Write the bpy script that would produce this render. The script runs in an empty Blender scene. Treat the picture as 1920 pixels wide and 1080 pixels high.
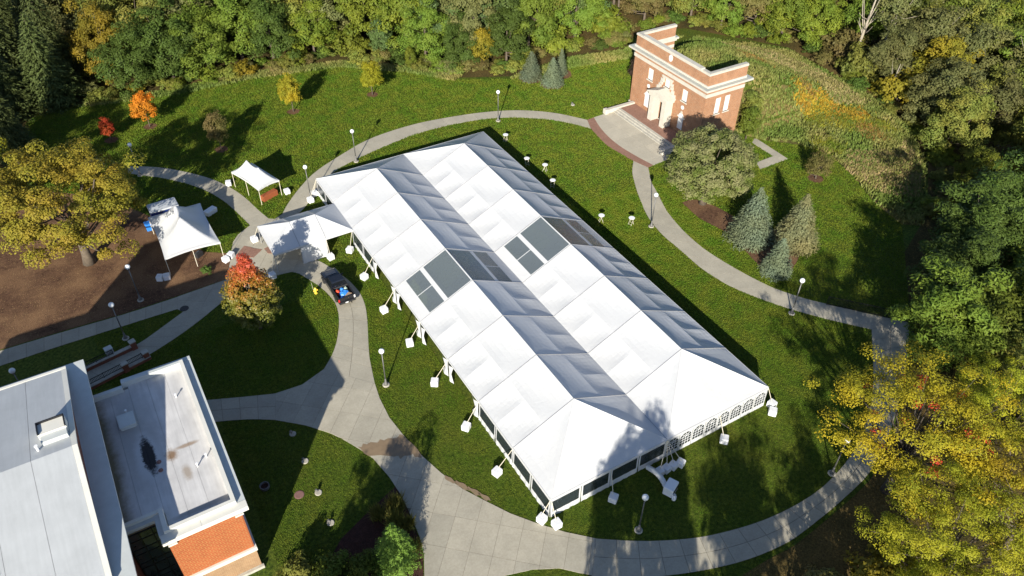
import bpy, math, random
import numpy as np
from mathutils import Matrix, Vector
R = math.radians
# ------------------------------------------------------------------ camera, sky, sun, exposure
sc = bpy.context.scene
C = sc.collection
TH = 0.545577                     # site axes (x = across the big tent, y = along it) against the camera heading
PITCH, ROLL, CAM_H = 0.710740, -0.0149613, 56.5416
cam_d = bpy.data.cameras.new('camera')
cam_d.sensor_width = 36.0
cam_d.lens = 36.0 * 1463.6 / 1920.0
cam_d.clip_start, cam_d.clip_end = 0.5, 6000.0
cam = bpy.data.objects.new('camera', cam_d)
C.objects.link(cam)
r0 = Vector((1, 0, 0)); u0 = Vector((0, math.sin(PITCH), math.cos(PITCH))); f0 = Vector((0, math.cos(PITCH), -math.sin(PITCH)))
r1 = r0 * math.cos(ROLL) - u0 * math.sin(ROLL)
u1 = r0 * math.sin(ROLL) + u0 * math.cos(ROLL)
rot = Matrix((r1, u1, -f0)).transposed()
rot = Matrix.Rotation(-TH, 3, 'Z') @ rot
cam.matrix_world = Matrix.Translation((0, 0, CAM_H)) @ rot.to_4x4()
sc.camera = cam

SUN_EL, SH_AZ = R(22.3), R(51.24)          # elevation, and the heading of the shadows
sun_dir = Vector((-math.cos(SH_AZ) * math.cos(SUN_EL), -math.sin(SH_AZ) * math.cos(SUN_EL), math.sin(SUN_EL)))
world = bpy.data.worlds.new('World'); sc.world = world
world.use_nodes = True
wn = world.node_tree.nodes; wl = world.node_tree.links
sky = wn.new('ShaderNodeTexSky'); sky.sky_type = 'NISHITA'; sky.sun_disc = False
sky.sun_elevation = SUN_EL
sky.sun_rotation = math.atan2(sun_dir.x, sun_dir.y)
sky.air_density = 0.6; sky.dust_density = 0.2; sky.ozone_density = 1.0
wn['Background'].inputs[1].default_value = 0.10
wl.new(sky.outputs[0], wn['Background'].inputs[0])
sun_d = bpy.data.lights.new('sun', 'SUN'); sun_d.energy = 5.0; sun_d.angle = R(0.53); sun_d.color = (1.0, 0.945, 0.83)
sun = bpy.data.objects.new('sun', sun_d); C.objects.link(sun)
sun.location = (-60, -60, 90)
sun.rotation_euler = (-sun_dir).to_track_quat('-Z', 'Y').to_euler()
sc.view_settings.view_transform = 'Standard'; sc.view_settings.look = 'None'
sc.view_settings.gamma = 1.0; sc.view_settings.exposure = 0.88
sc.render.engine = 'CYCLES'
sc.cycles.max_bounces = 6; sc.cycles.transparent_max_bounces = 8
sc.cycles.diffuse_bounces = 3; sc.cycles.glossy_bounces = 2; sc.cycles.transmission_bounces = 4
rng = np.random.default_rng(7)
random.seed(7)

# ------------------------------------------------------------------ materials
M = {}
def nm(name):
    m = bpy.data.materials.new(name); m.use_nodes = True
    M[name] = m
    nt = m.node_tree
    return m, nt, nt.nodes, nt.links, nt.nodes['Principled BSDF']
def lin(c):
    return tuple(c) + (1.0,)
def noise(N, Lk, scale, detail=4.0, rough=0.55, coord='Object', dist=0.0, vec=None):
    n = N.new('ShaderNodeTexNoise'); n.inputs['Scale'].default_value = scale
    n.inputs['Detail'].default_value = detail; n.inputs['Roughness'].default_value = rough
    n.inputs['Distortion'].default_value = dist
    if vec is None:
        tc = N.new('ShaderNodeTexCoord'); vec = tc.outputs[coord]
    Lk.new(vec, n.inputs['Vector'])
    return n.outputs['Fac']
def ramp(N, Lk, fac, stops):
    r = N.new('ShaderNodeValToRGB')
    e = r.color_ramp.elements
    while len(e) < len(stops): e.new(0.5)
    for i, (p, c) in enumerate(stops):
        e[i].position = p; e[i].color = lin(c) if len(c) == 3 else c
    Lk.new(fac, r.inputs[0])
    return r.outputs['Color']
def mixc(N, Lk, fac, a, b, mode='MIX'):
    m = N.new('ShaderNodeMix'); m.data_type = 'RGBA'; m.blend_type = mode
    for v, s in ((fac, 0), (a, 6), (b, 7)):
        if isinstance(v, (int, float)): m.inputs[s].default_value = v
        elif isinstance(v, tuple): m.inputs[s].default_value = lin(v) if len(v) == 3 else v
        else: Lk.new(v, m.inputs[s])
    return m.outputs[2]
def bump(N, Lk, b, h, strength, dist=0.05):
    k = N.new('ShaderNodeBump'); k.inputs['Strength'].default_value = strength; k.inputs['Distance'].default_value = dist
    Lk.new(h, k.inputs['Height']); Lk.new(k.outputs[0], b.inputs['Normal'])
def plain(name, col, rough=0.6, metal=0.0, var=0.12, scale=3.0, spec=0.5, bmp=0.0, coord='Object'):
    m, nt, N, Lk, b = nm(name)
    f = noise(N, Lk, scale, 5.0, 0.6, coord)
    c = ramp(N, Lk, f, [(0.25, tuple(x * (1 - var) for x in col)), (0.75, tuple(min(1, x * (1 + var)) for x in col))])
    Lk.new(c, b.inputs['Base Color'])
    b.inputs['Roughness'].default_value = rough; b.inputs['Metallic'].default_value = metal
    b.inputs['Specular IOR Level'].default_value = spec
    if bmp: bump(N, Lk, b, noise(N, Lk, scale * 8, 4.0, 0.6, coord), bmp)
    return m
def leaf(name, ca, cb, cc, patch=0.45, tr=0.22, val=0.25, pscale=0.28):
    """leaf colours: ca..cb vary leaf by leaf, cc comes in patches through the crown"""
    m, nt, N, Lk, b = nm(name)
    g = N.new('ShaderNodeNewGeometry')
    base = ramp(N, Lk, g.outputs['Random Per Island'], [(0.0, ca), (1.0, cb)])
    f = noise(N, Lk, pscale, 2.0, 0.5, 'Object')
    fr = ramp(N, Lk, f, [(0.5 - 0.18 + (0.5 - patch) * 0.3, (0, 0, 0)), (0.62 + (0.5 - patch) * 0.3, (1, 1, 1))])
    col = mixc(N, Lk, fr, base, cc)
    hsv = N.new('ShaderNodeHueSaturation'); oi = N.new('ShaderNodeObjectInfo')
    mr = N.new('ShaderNodeMapRange'); mr.inputs[3].default_value = 1 - val; mr.inputs[4].default_value = 1 + val
    Lk.new(oi.outputs['Random'], mr.inputs[0]); Lk.new(mr.outputs[0], hsv.inputs['Value'])
    mh = N.new('ShaderNodeMath'); mh.operation = 'MULTIPLY_ADD'; mh.inputs[1].default_value = 0.02; mh.inputs[2].default_value = 0.49
    Lk.new(oi.outputs['Random'], mh.inputs[0]); Lk.new(mh.outputs[0], hsv.inputs['Hue'])
    Lk.new(col, hsv.inputs['Color'])
    Lk.new(hsv.outputs[0], b.inputs['Base Color'])
    b.inputs['Roughness'].default_value = 0.65; b.inputs['Specular IOR Level'].default_value = 0.18
    t = N.new('ShaderNodeBsdfTranslucent'); Lk.new(hsv.outputs[0], t.inputs[0])
    mx = N.new('ShaderNodeMixShader'); mx.inputs[0].default_value = tr
    out = N['Material Output']
    Lk.new(b.outputs[0], mx.inputs[1]); Lk.new(t.outputs[0], mx.inputs[2]); Lk.new(mx.outputs[0], out.inputs[0])
    return m

leaf('leaf_olive', (0.101, 0.135, 0.0243), (0.162, 0.196, 0.0378), (0.203, 0.189, 0.0338))
leaf('leaf_green', (.068, .112, .013), (.12, .175, .022), (.13, .165, .02))
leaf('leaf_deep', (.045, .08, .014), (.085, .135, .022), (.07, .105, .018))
leaf('leaf_bluish', (.055, .09, .03), (.085, .13, .045), (.085, .12, .03))
leaf('leaf_lime', (.13, .16, .014), (.21, .23, .024), (.10, .14, .016))
leaf('leaf_sage', (.085, .10, .03), (.135, .145, .05), (.13, .125, .038))
leaf('leaf_yellow', (.32, .24, .014), (.46, .34, .02), (.24, .23, .018), pscale=.5)
leaf('leaf_gold', (.20, .15, .014), (.30, .22, .018), (.16, .15, .016))
leaf('leaf_locust', (.31, .225, .012), (.45, .32, .018), (.24, .22, .016), patch=.4, tr=.3)
leaf('leaf_mapleleft', (.31, .29, .016), (.42, .39, .024), (.22, .25, .018), patch=.4, tr=.3)
leaf('leaf_oak_fall', (.17, .17, .018), (.27, .25, .026), (.26, .19, .022), patch=.42)
leaf('leaf_oak', (.10, .155, .026), (.18, .225, .05), (.26, .26, .11), patch=.42, pscale=.8)
leaf('leaf_orange', (.50, .13, .012), (.66, .22, .02), (.42, .17, .015), tr=.3)
leaf('leaf_redorange', (.42, .06, .02), (.55, .12, .03), (.45, .12, .02), tr=.3)
leaf('leaf_red', (.38, .03, .02), (.5, .05, .03), (.4, .03, .02))
leaf('leaf_brown', (.11, .085, .032), (.18, .13, .045), (.12, .12, .03))
leaf('leaf_darkred', (.035, .022, .018), (.06, .035, .025), (.04, .03, .02))
leaf('needle_blue', (.085, .115, .07), (.145, .18, .115), (.12, .135, .07), tr=.08)
leaf('needle_blueold', (.11, .12, .06), (.17, .175, .085), (.16, .14, .06), tr=.08)
leaf('needle_green', (.085, .14, .02), (.16, .26, .035), (.13, .2, .03), tr=.12)
leaf('needle_dark', (.045, .06, .018), (.085, .105, .03), (.06, .075, .02), tr=.08)
leaf('grass_gold', (.20, .17, .035), (.28, .22, .05), (.16, .17, .03), tr=.25)
leaf('grass_plume', (.16, .14, .03), (.25, .2, .045), (.11, .13, .025), tr=.25)
# maple with green lower leaves and red top: the colour sits in the crown by height
m, nt, N, Lk, b = nm('leaf_maple')
g = N.new('ShaderNodeNewGeometry'); tc = N.new('ShaderNodeTexCoord'); sx = N.new('ShaderNodeSeparateXYZ'); Lk.new(tc.outputs['Object'], sx.inputs[0])
f = noise(N, Lk, .7, 3.0)
ma = N.new('ShaderNodeMath'); ma.operation = 'MULTIPLY_ADD'; ma.inputs[1].default_value = 2.8; Lk.new(f, ma.inputs[0]); Lk.new(sx.outputs[2], ma.inputs[2])
mb = N.new('ShaderNodeMath'); mb.operation = 'MULTIPLY_ADD'; mb.inputs[1].default_value = 1.6; Lk.new(g.outputs['Random Per Island'], mb.inputs[0]); Lk.new(ma.outputs[0], mb.inputs[2])
mr = N.new('ShaderNodeMapRange'); mr.inputs[1].default_value = 4.6; mr.inputs[2].default_value = 12.4; Lk.new(mb.outputs[0], mr.inputs[0])
col = ramp(N, Lk, mr.outputs[0], [(0.0, (.11, .13, .012)), (0.38, (.17, .15, .014)), (0.58, (.33, .15, .018)), (0.74, (.45, .10, .025)), (1.0, (.46, .055, .035))])
Lk.new(col, b.inputs['Base Color']); b.inputs['Roughness'].default_value = .55
t = N.new('ShaderNodeBsdfTranslucent'); Lk.new(col, t.inputs[0]); mx = N.new('ShaderNodeMixShader'); mx.inputs[0].default_value = .28
Lk.new(b.outputs[0], mx.inputs[1]); Lk.new(t.outputs[0], mx.inputs[2]); Lk.new(mx.outputs[0], N['Material Output'].inputs[0])

plain('bark', (.11, .085, .06), .9, var=.35, scale=2.5, bmp=.5)
plain('bark_pale', (.30, .26, .20), .9, var=.3, scale=2.0, bmp=.4)
plain('bark_dark', (.05, .04, .03), .9, var=.3, scale=2.5)

# lawn
m, nt, N, Lk, b = nm('lawn')
tc = N.new('ShaderNodeTexCoord'); ov = tc.outputs['Object']
big = noise(N, Lk, .055, 4.0, .6, vec=ov); mid = noise(N, Lk, .45, 4.0, .65, vec=ov); fine = noise(N, Lk, 3.2, 5.0, .75, vec=ov); hair = noise(N, Lk, 14.0, 3.0, .8, vec=ov)
c1 = ramp(N, Lk, fine, [(.34, (.014, .030, .004)), (.50, (.050, .088, .008)), (.67, (.11, .155, .016))])
c2 = ramp(N, Lk, fine, [(.34, (.040, .050, .007)), (.52, (.095, .108, .014)), (.68, (.165, .165, .028))])
wv = N.new('ShaderNodeTexWave'); wv.inputs['Scale'].default_value = .09; wv.inputs['Distortion'].default_value = 5.0; wv.inputs['Detail'].default_value = 2.0
Lk.new(ov, wv.inputs['Vector'])
pf = ramp(N, Lk, mid, [(.42, (0, 0, 0)), (.70, (1, 1, 1))])
pb = ramp(N, Lk, big, [(.40, (0, 0, 0)), (.62, (1, 1, 1))])
pm = mixc(N, Lk, .5, pf, pb)
pm = mixc(N, Lk, .22, pm, wv.outputs['Color'])
col = mixc(N, Lk, pm, c1, c2)
hr = ramp(N, Lk, hair, [(.3, (.5, .5, .5)), (.7, (1.5, 1.5, 1.5))])
col = mixc(N, Lk, 1.0, col, hr, 'MULTIPLY')
vor = N.new('ShaderNodeTexVoronoi'); vor.inputs['Scale'].default_value = 1.3; Lk.new(ov, vor.inputs['Vector'])
lv = ramp(N, Lk, vor.outputs['Distance'], [(.055, (1, 1, 1)), (.085, (0, 0, 0))])
lvn = ramp(N, Lk, noise(N, Lk, .12, 3.0, .6, vec=ov), [(.52, (0, 0, 0)), (.66, (.8, .8, .8))])
lv = mixc(N, Lk, 1.0, lv, lvn, 'MULTIPLY')
col = mixc(N, Lk, lv, col, (.24, .17, .06))
Lk.new(col, b.inputs['Base Color']); b.inputs['Roughness'].default_value = .85; b.inputs['Specular IOR Level'].default_value = .15
hm = N.new('ShaderNodeMath'); hm.operation = 'ADD'; Lk.new(fine, hm.inputs[0]); Lk.new(hair, hm.inputs[1])
bump(N, Lk, b, hm.outputs[0], .6, .10)

def ground_like(name, ca, cb, cc, s=2.2, sp=None):
    # chips and fallen leaves come as fine specks
    m, nt, N, Lk, b = nm(name)
    f = noise(N, Lk, s, 6.0, .75); g = noise(N, Lk, s * .12, 3.0, .5); h = noise(N, Lk, s * 5, 3.0, .7)
    c = ramp(N, Lk, f, [(.32, ca), (.68, cb)])
    c = mixc(N, Lk, ramp(N, Lk, g, [(.4, (0, 0, 0)), (.65, (1, 1, 1))]), c, cc)
    c = mixc(N, Lk, 1.0, c, ramp(N, Lk, h, [(.3, (.55, .55, .55)), (.72, (1.5, 1.5, 1.5))]), 'MULTIPLY')
    if sp:
        v = N.new('ShaderNodeTexVoronoi'); v.inputs['Scale'].default_value = 4.5; tc = N.new('ShaderNodeTexCoord'); Lk.new(tc.outputs['Object'], v.inputs['Vector'])
        sk = ramp(N, Lk, v.outputs['Distance'], [(.16, (1, 1, 1)), (.26, (0, 0, 0))])
        sk = mixc(N, Lk, 1.0, sk, ramp(N, Lk, v.outputs['Color'], [(.45, (0, 0, 0)), (.6, (.8, .8, .8))]), 'MULTIPLY')
        c = mixc(N, Lk, sk, c, sp)
    Lk.new(c, b.inputs['Base Color']); b.inputs['Roughness'].default_value = .95; b.inputs['Specular IOR Level'].default_value = .1
    bump(N, Lk, b, h, .8, .1)
ground_like('mulch', (.060, .032, .020), (.16, .088, .052), (.20, .115, .062), sp=(.32, .21, .10))
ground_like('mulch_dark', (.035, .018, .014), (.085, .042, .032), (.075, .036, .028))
ground_like('woodfloor', (.028, .026, .009), (.085, .068, .022), (.125, .085, .03), 1.2, sp=(.28, .18, .055))
ground_like('meadow_soil', (.07, .075, .02), (.15, .13, .045), (.19, .14, .05), 1.0)

# concrete
def concrete(name, base, stain=.28):
    m, nt, N, Lk, b = nm(name)
    tc = N.new('ShaderNodeTexCoord'); wp = N.new('ShaderNodeNewGeometry').outputs['Position']
    f = noise(N, Lk, .55, 5.0, .6, vec=wp); g = noise(N, Lk, 6.0, 5.0, .7, vec=wp); sp = noise(N, Lk, 22.0, 2.0, .6, vec=wp)
    oi = N.new('ShaderNodeObjectInfo')
    c = ramp(N, Lk, f, [(.3, tuple(x * (1 - stain * .5) for x in base)), (.7, tuple(x * 1.06 for x in base))])
    c = mixc(N, Lk, 1.0, c, ramp(N, Lk, g, [(.25, (.86, .85, .83)), (.7, (1.07, 1.07, 1.07))]), 'MULTIPLY')
    c = mixc(N, Lk, 1.0, c, ramp(N, Lk, oi.outputs['Random'], [(0, (.92, .92, .92)), (1, (1.05, 1.04, 1.03))]), 'MULTIPLY')
    c = mixc(N, Lk, ramp(N, Lk, sp, [(.70, (0, 0, 0)), (.76, (.55, .55, .55))]), c, (.12, .10, .07))
    Lk.new(c, b.inputs['Base Color']); b.inputs['Roughness'].default_value = .85; b.inputs['Specular IOR Level'].default_value = .25
    bump(N, Lk, b, g, .15, .02)
concrete('concrete', (.405, .374, .30))
concrete('concrete_light', (.455, .42, .34), .2)
plain('joint', (.14, .12, .09), .95, var=.25)
plain('kerb', (.40, .37, .31), .85, var=.15)
# red pavers
def bricktex(name, c1, c2, mort, scale, bw=.2, bh=.067, msize=.012, rough=.85, squash=False, grime=.25):
    m, nt, N, Lk, b = nm(name)
    tc = N.new('ShaderNodeTexCoord'); g = N.new('ShaderNodeNewGeometry')
    # choose wall coordinates from the face direction: horizontal run = x+y, height = z
    sp = N.new('ShaderNodeSeparateXYZ'); Lk.new(tc.outputs['Object'], sp.inputs[0])
    add = N.new('ShaderNodeMath'); add.operation = 'ADD'; Lk.new(sp.outputs[0], add.inputs[0]); Lk.new(sp.outputs[1], add.inputs[1])
    cb = N.new('ShaderNodeCombineXYZ')
    if squash: Lk.new(sp.outputs[0], cb.inputs[0]); Lk.new(sp.outputs[1], cb.inputs[1])
    else: Lk.new(add.outputs[0], cb.inputs[0]); Lk.new(sp.outputs[2], cb.inputs[1])
    t = N.new('ShaderNodeTexBrick'); Lk.new(cb.outputs[0], t.inputs['Vector'])
    t.inputs['Color1'].default_value = lin(c1); t.inputs['Color2'].default_value = lin(c2); t.inputs['Mortar'].default_value = lin(mort)
    t.inputs['Scale'].default_value = scale; t.inputs['Brick Width'].default_value = bw; t.inputs['Row Height'].default_value = bh
    t.inputs['Mortar Size'].default_value = msize; t.inputs['Bias'].default_value = -.2
    f = noise(N, Lk, .9, 5.0, .65)
    c = mixc(N, Lk, 1.0, t.outputs['Color'], ramp(N, Lk, f, [(.25, (1 - grime,) * 3), (.75, (1 + grime * .6,) * 3)]), 'MULTIPLY')
    Lk.new(c, b.inputs['Base Color']); b.inputs['Roughness'].default_value = rough; b.inputs['Specular IOR Level'].default_value = .2
    bump(N, Lk, b, t.outputs['Fac'], -.3, .01)
bricktex('brick', (.37, .158, .072), (.28, .115, .052), (.38, .29, .20), 1.0, .22, .075, .010)
bricktex('brick_orange', (.36, .095, .035), (.30, .075, .028), (.36, .19, .075), 1.0, .42, .20, .022, grime=.12)
bricktex('brick_tan', (.34, .20, .11), (.28, .16, .09), (.40, .30, .18), 1.0, .3, .10, .012)
bricktex('brick_red', (.26, .07, .04), (.20, .05, .03), (.25, .16, .11), 1.0, .22, .075, .010)
bricktex('paver_red', (.30, .165, .12), (.25, .13, .095), (.22, .15, .11), 1.0, .2, .1, .008, squash=True, grime=.15)
plain('stone', (.50, .465, .395), .8, var=.10, scale=1.5, bmp=.12)
plain('stone_worn', (.42, .395, .335), .85, var=.22, scale=2.2, bmp=.2)
plain('lead', (.36, .38, .35), .6, var=.15, scale=1.2)
plain('white_paint', (.66, .655, .64), .55, var=.05)
# tent cloth
m, nt, N, Lk, b = nm('tent_cloth')
f = noise(N, Lk, .35, 4.0, .6); w = noise(N, Lk, 1.1, 3.0, .5, dist=1.5); d = noise(N, Lk, 9.0, 2.0, .5)
c = ramp(N, Lk, f, [(.3, (.60, .605, .61)), (.7, (.635, .635, .635))])
c = mixc(N, Lk, ramp(N, Lk, d, [(.74, (0, 0, 0)), (.79, (.35, .35, .35))]), c, (.50, .48, .43))
Lk.new(c, b.inputs['Base Color']); b.inputs['Roughness'].default_value = .42; b.inputs['Specular IOR Level'].default_value = .45
bump(N, Lk, b, w, .22, .10)
tl = N.new('ShaderNodeBsdfTranslucent'); tl.inputs[0].default_value = (.75, .76, .76, 1)
mx = N.new('ShaderNodeMixShader'); mx.inputs[0].default_value = .13
Lk.new(b.outputs[0], mx.inputs[1]); Lk.new(tl.outputs[0], mx.inputs[2]); Lk.new(mx.outputs[0], N['Material Output'].inputs[0])
plain('tent_seam', (.30, .30, .31), .6, var=.1)
plain('tent_metal', (.62, .63, .64), .35, metal=.7, var=.05)
plain('strap', (.66, .60, .47), .8, var=.08)
plain('gutter', (.34, .35, .37), .6, var=.12)
# clear vinyl
m, nt, N, Lk, b = nm('clear_vinyl')
b.inputs['Base Color'].default_value = (.17, .20, .22, 1); b.inputs['Roughness'].default_value = .22; b.inputs['Specular IOR Level'].default_value = .8
w = noise(N, Lk, 1.4, 3.0, .6, dist=2.0); bump(N, Lk, b, w, .5, .06)
tr = N.new('ShaderNodeBsdfTransparent'); tr.inputs[0].default_value = (.72, .76, .78, 1)
mx = N.new('ShaderNodeMixShader'); mx.inputs[0].default_value = .38
Lk.new(b.outputs[0], mx.inputs[1]); Lk.new(tr.outputs[0], mx.inputs[2]); Lk.new(mx.outputs[0], N['Material Output'].inputs[0])
m, nt, N, Lk, b = nm('window_vinyl')
b.inputs['Base Color'].default_value = (.035, .045, .055, 1); b.inputs['Roughness'].default_value = .15; b.inputs['Specular IOR Level'].default_value = .7
bump(N, Lk, b, noise(N, Lk, 1.6, 3.0, .6, dist=2.0), .4, .05)
tr = N.new('ShaderNodeBsdfTransparent'); tr.inputs[0].default_value = (.6, .65, .68, 1)
mx = N.new('ShaderNodeMixShader'); mx.inputs[0].default_value = .35
Lk.new(b.outputs[0], mx.inputs[1]); Lk.new(tr.outputs[0], mx.inputs[2]); Lk.new(mx.outputs[0], N['Material Output'].inputs[0])
# glass
def glass(name, col, rough=.06):
    m, nt, N, Lk, b = nm(name)
    f = noise(N, Lk, .8, 2.0)
    c = ramp(N, Lk, f, [(.35, tuple(x * .6 for x in col)), (.65, col)])
    Lk.new(c, b.inputs['Base Color']); b.inputs['Roughness'].default_value = rough; b.inputs['Specular IOR Level'].default_value = .8
glass('glass_dark', (.040, .055, .055)); glass('glass_pale', (.42, .46, .52), .25); glass('car_glass', (.012, .014, .018))
# roofs
def roofmat(name, base, streak=.12, seam=1.2, axis=0):
    m, nt, N, Lk, b = nm(name)
    tc = N.new('ShaderNodeTexCoord'); mp = N.new('ShaderNodeMapping'); mp.inputs['Scale'].default_value = (3.0, .22, 1) if axis == 0 else (.22, 3.0, 1)
    Lk.new(tc.outputs['Object'], mp.inputs[0])
    s = noise(N, Lk, 1.1, 5.0, .65, vec=mp.outputs[0]); g = noise(N, Lk, .5, 5.0, .6)
    c = ramp(N, Lk, s, [(.3, tuple(x * (1 - streak) for x in base)), (.7, base)])
    c = mixc(N, Lk, 1.0, c, ramp(N, Lk, g, [(.3, (1 - streak,) * 3), (.7, (1.04,) * 3)]), 'MULTIPLY')
    Lk.new(c, b.inputs['Base Color']); b.inputs['Roughness'].default_value = .5; b.inputs['Specular IOR Level'].default_value = .35
    bump(N, Lk, b, s, .08, .03)
    return m, N, Lk, b, c
roofmat('roof_white', (.47, .485, .49), .10)
m, N, Lk, b, c = roofmat('roof_flat', (.66, .645, .63), .20)
tc = N.new('ShaderNodeTexCoord')
def blob(cx, cy, sx_, sy_, lo, hi, nsc=1.6, amp=.9):
    mp = N.new('ShaderNodeMapping'); mp.vector_type = 'POINT'
    mp.inputs['Location'].default_value = (-cx / sx_, -cy / sy_, 0); mp.inputs['Scale'].default_value = (1 / sx_, 1 / sy_, 0)
    Lk.new(tc.outputs['Object'], mp.inputs[0])
    ln = N.new('ShaderNodeVectorMath'); ln.operation = 'LENGTH'; Lk.new(mp.outputs[0], ln.inputs[0])
    nz = noise(N, Lk, nsc, 6.0, .7)
    ad = N.new('ShaderNodeMath'); ad.operation = 'MULTIPLY_ADD'; ad.inputs[1].default_value = amp; Lk.new(nz, ad.inputs[0]); Lk.new(ln.outputs['Value'], ad.inputs[2])
    mr = N.new('ShaderNodeMapRange'); mr.inputs[1].default_value = lo + amp * .5; mr.inputs[2].default_value = hi + amp * .5; mr.inputs[3].default_value = 1; mr.inputs[4].default_value = 0
    Lk.new(ad.outputs[0], mr.inputs[0]); return mr.outputs[0]
# ponding dirt on the flat roof (local coordinates of the lower block: origin at x=-3.6, y=45.5)
c = mixc(N, Lk, blob(-1.6, 2.2, 1.9, 5.6, .45, 1.25, 1.1, 1.0), c, (.40, .385, .37))
c = mixc(N, Lk, blob(-1.0, -.4, .95, 2.7, .75, 1.15, 1.4, .7), c, (.52, .515, .51))
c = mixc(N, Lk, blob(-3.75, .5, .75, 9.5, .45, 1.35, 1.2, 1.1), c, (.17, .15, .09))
c = mixc(N, Lk, blob(-.95, -.2, .52, 2.1, .7, 1.05, 2.6, 1.3), c, (.018, .014, .014))
c = mixc(N, Lk, blob(.55, -1.0, .45, .6, .4, 1.25, 2.8, 1.4), c, (.24, .16, .10))
c = mixc(N, Lk, blob(1.8, -.6, .9, .22, .5, 1.2, 2.5, 1.0), c, (.33, .26, .20))
c = mixc(N, Lk, blob(1.2, -3.2, .35, .8, .5, 1.2, 2.5, 1.0), c, (.36, .31, .26))
c = mixc(N, Lk, blob(1.5, -6.8, 2.2, .28, .5, 1.2, 2.5, .8), c, (.36, .34, .32))
Lk.new(c, b.inputs['Base Color'])
plain('coping', (.52, .54, .52), .5, var=.1, scale=1.0)
plain('fascia', (.66, .64, .57), .6, var=.07, scale=1.0)
plain('frame_black', (.012, .012, .014), .4, var=.2)
plain('iron', (.012, .012, .013), .85, var=.2, spec=.2)
plain('lamp_pole', (.15, .147, .14), .5, metal=.4, var=.12)
plain('lamp_base', (.15, .145, .14), .6, metal=.2, var=.12)
m = plain('lamp_globe', (.80, .81, .80), .25, var=.03)
plain('block_wrap', (.74, .74, .75), .6, var=.06, scale=4.0, bmp=.15)
plain('plastic_white', (.80, .80, .80), .35, var=.03)
plain('truck_paint', (.010, .011, .015), .16, var=.2, spec=.8)
plain('truck_trim', (.02, .02, .021), .55, var=.2)
plain('bed_liner', (.03, .03, .032), .8, var=.2)
plain('tyre', (.018, .018, .018), .85, var=.2)
plain('chrome', (.65, .66, .68), .2, metal=.9, var=.05)
plain('red_lens', (.50, .02, .02), .2, var=.1)
plain('pale_lens', (.75, .72, .70), .25, var=.1)
plain('blue_tarp', (.03, .20, .62), .45, var=.25, scale=5)
plain('red_cloth', (.62, .07, .025), .6, var=.15, scale=5)
plain('cardboard', (.40, .27, .17), .8, var=.2, scale=4)
plain('pale_green', (.35, .45, .38), .7, var=.15)
plain('yellow_paint', (.75, .55, .06), .45, var=.1)
plain('trailer_blue', (.015, .035, .17), .35, var=.15)
plain('trailer_roof', (.48, .50, .52), .5, var=.12)
plain('banner', (.28, .075, .025), .7, var=.12)
plain('manhole_rust', (.20, .105, .09), .8, var=.2, scale=6)
plain('manhole_dark', (.045, .042, .042), .7, var=.2, scale=6)
plain('wet', (.23, .165, .10), .35, var=.15, scale=1.5)
plain('black_plastic', (.02, .02, .022), .6, var=.2)
plain('duct', (.70, .69, .66), .6, var=.1)
plain('wood_bench', (.26, .17, .09), .7, var=.2)

# ------------------------------------------------------------------ mesh helpers
def tag(o, label=None, cat=None, group=None, kind=None):
    if label: o['label'] = label
    if cat: o['category'] = cat
    if group: o['group'] = group
    if kind: o['kind'] = kind
    return o
def thing(name, label, cat, loc=(0, 0, 0), rz=0.0, group=None):
    o = bpy.data.objects.new(name, None); C.objects.link(o)
    o.empty_display_size = .3
    o.location = loc; o.rotation_euler = (0, 0, rz)
    return tag(o, label, cat, group)
def put(name, me, mat=None, parent=None, loc=(0, 0, 0), rz=0.0):
    o = bpy.data.objects.new(name, me); C.objects.link(o)
    o.location = loc; o.rotation_euler = (0, 0, rz)
    if parent: o.parent = parent
    if mat:
        if not me.materials: me.materials.append(M[mat])
        elif me.materials[0] is not M[mat]:
            o.material_slots[0].link = 'OBJECT'; o.material_slots[0].material = M[mat]
    return o
def copy_tree(o, loc=None, rz=None, parent=None):
    c = o.copy(); C.objects.link(c)
    if parent: c.parent = parent
    if loc is not None: c.location = loc
    if rz is not None: c.rotation_euler = (0, 0, rz)
    for ch in list(o.children): copy_tree(ch, parent=c)
    return c
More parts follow.
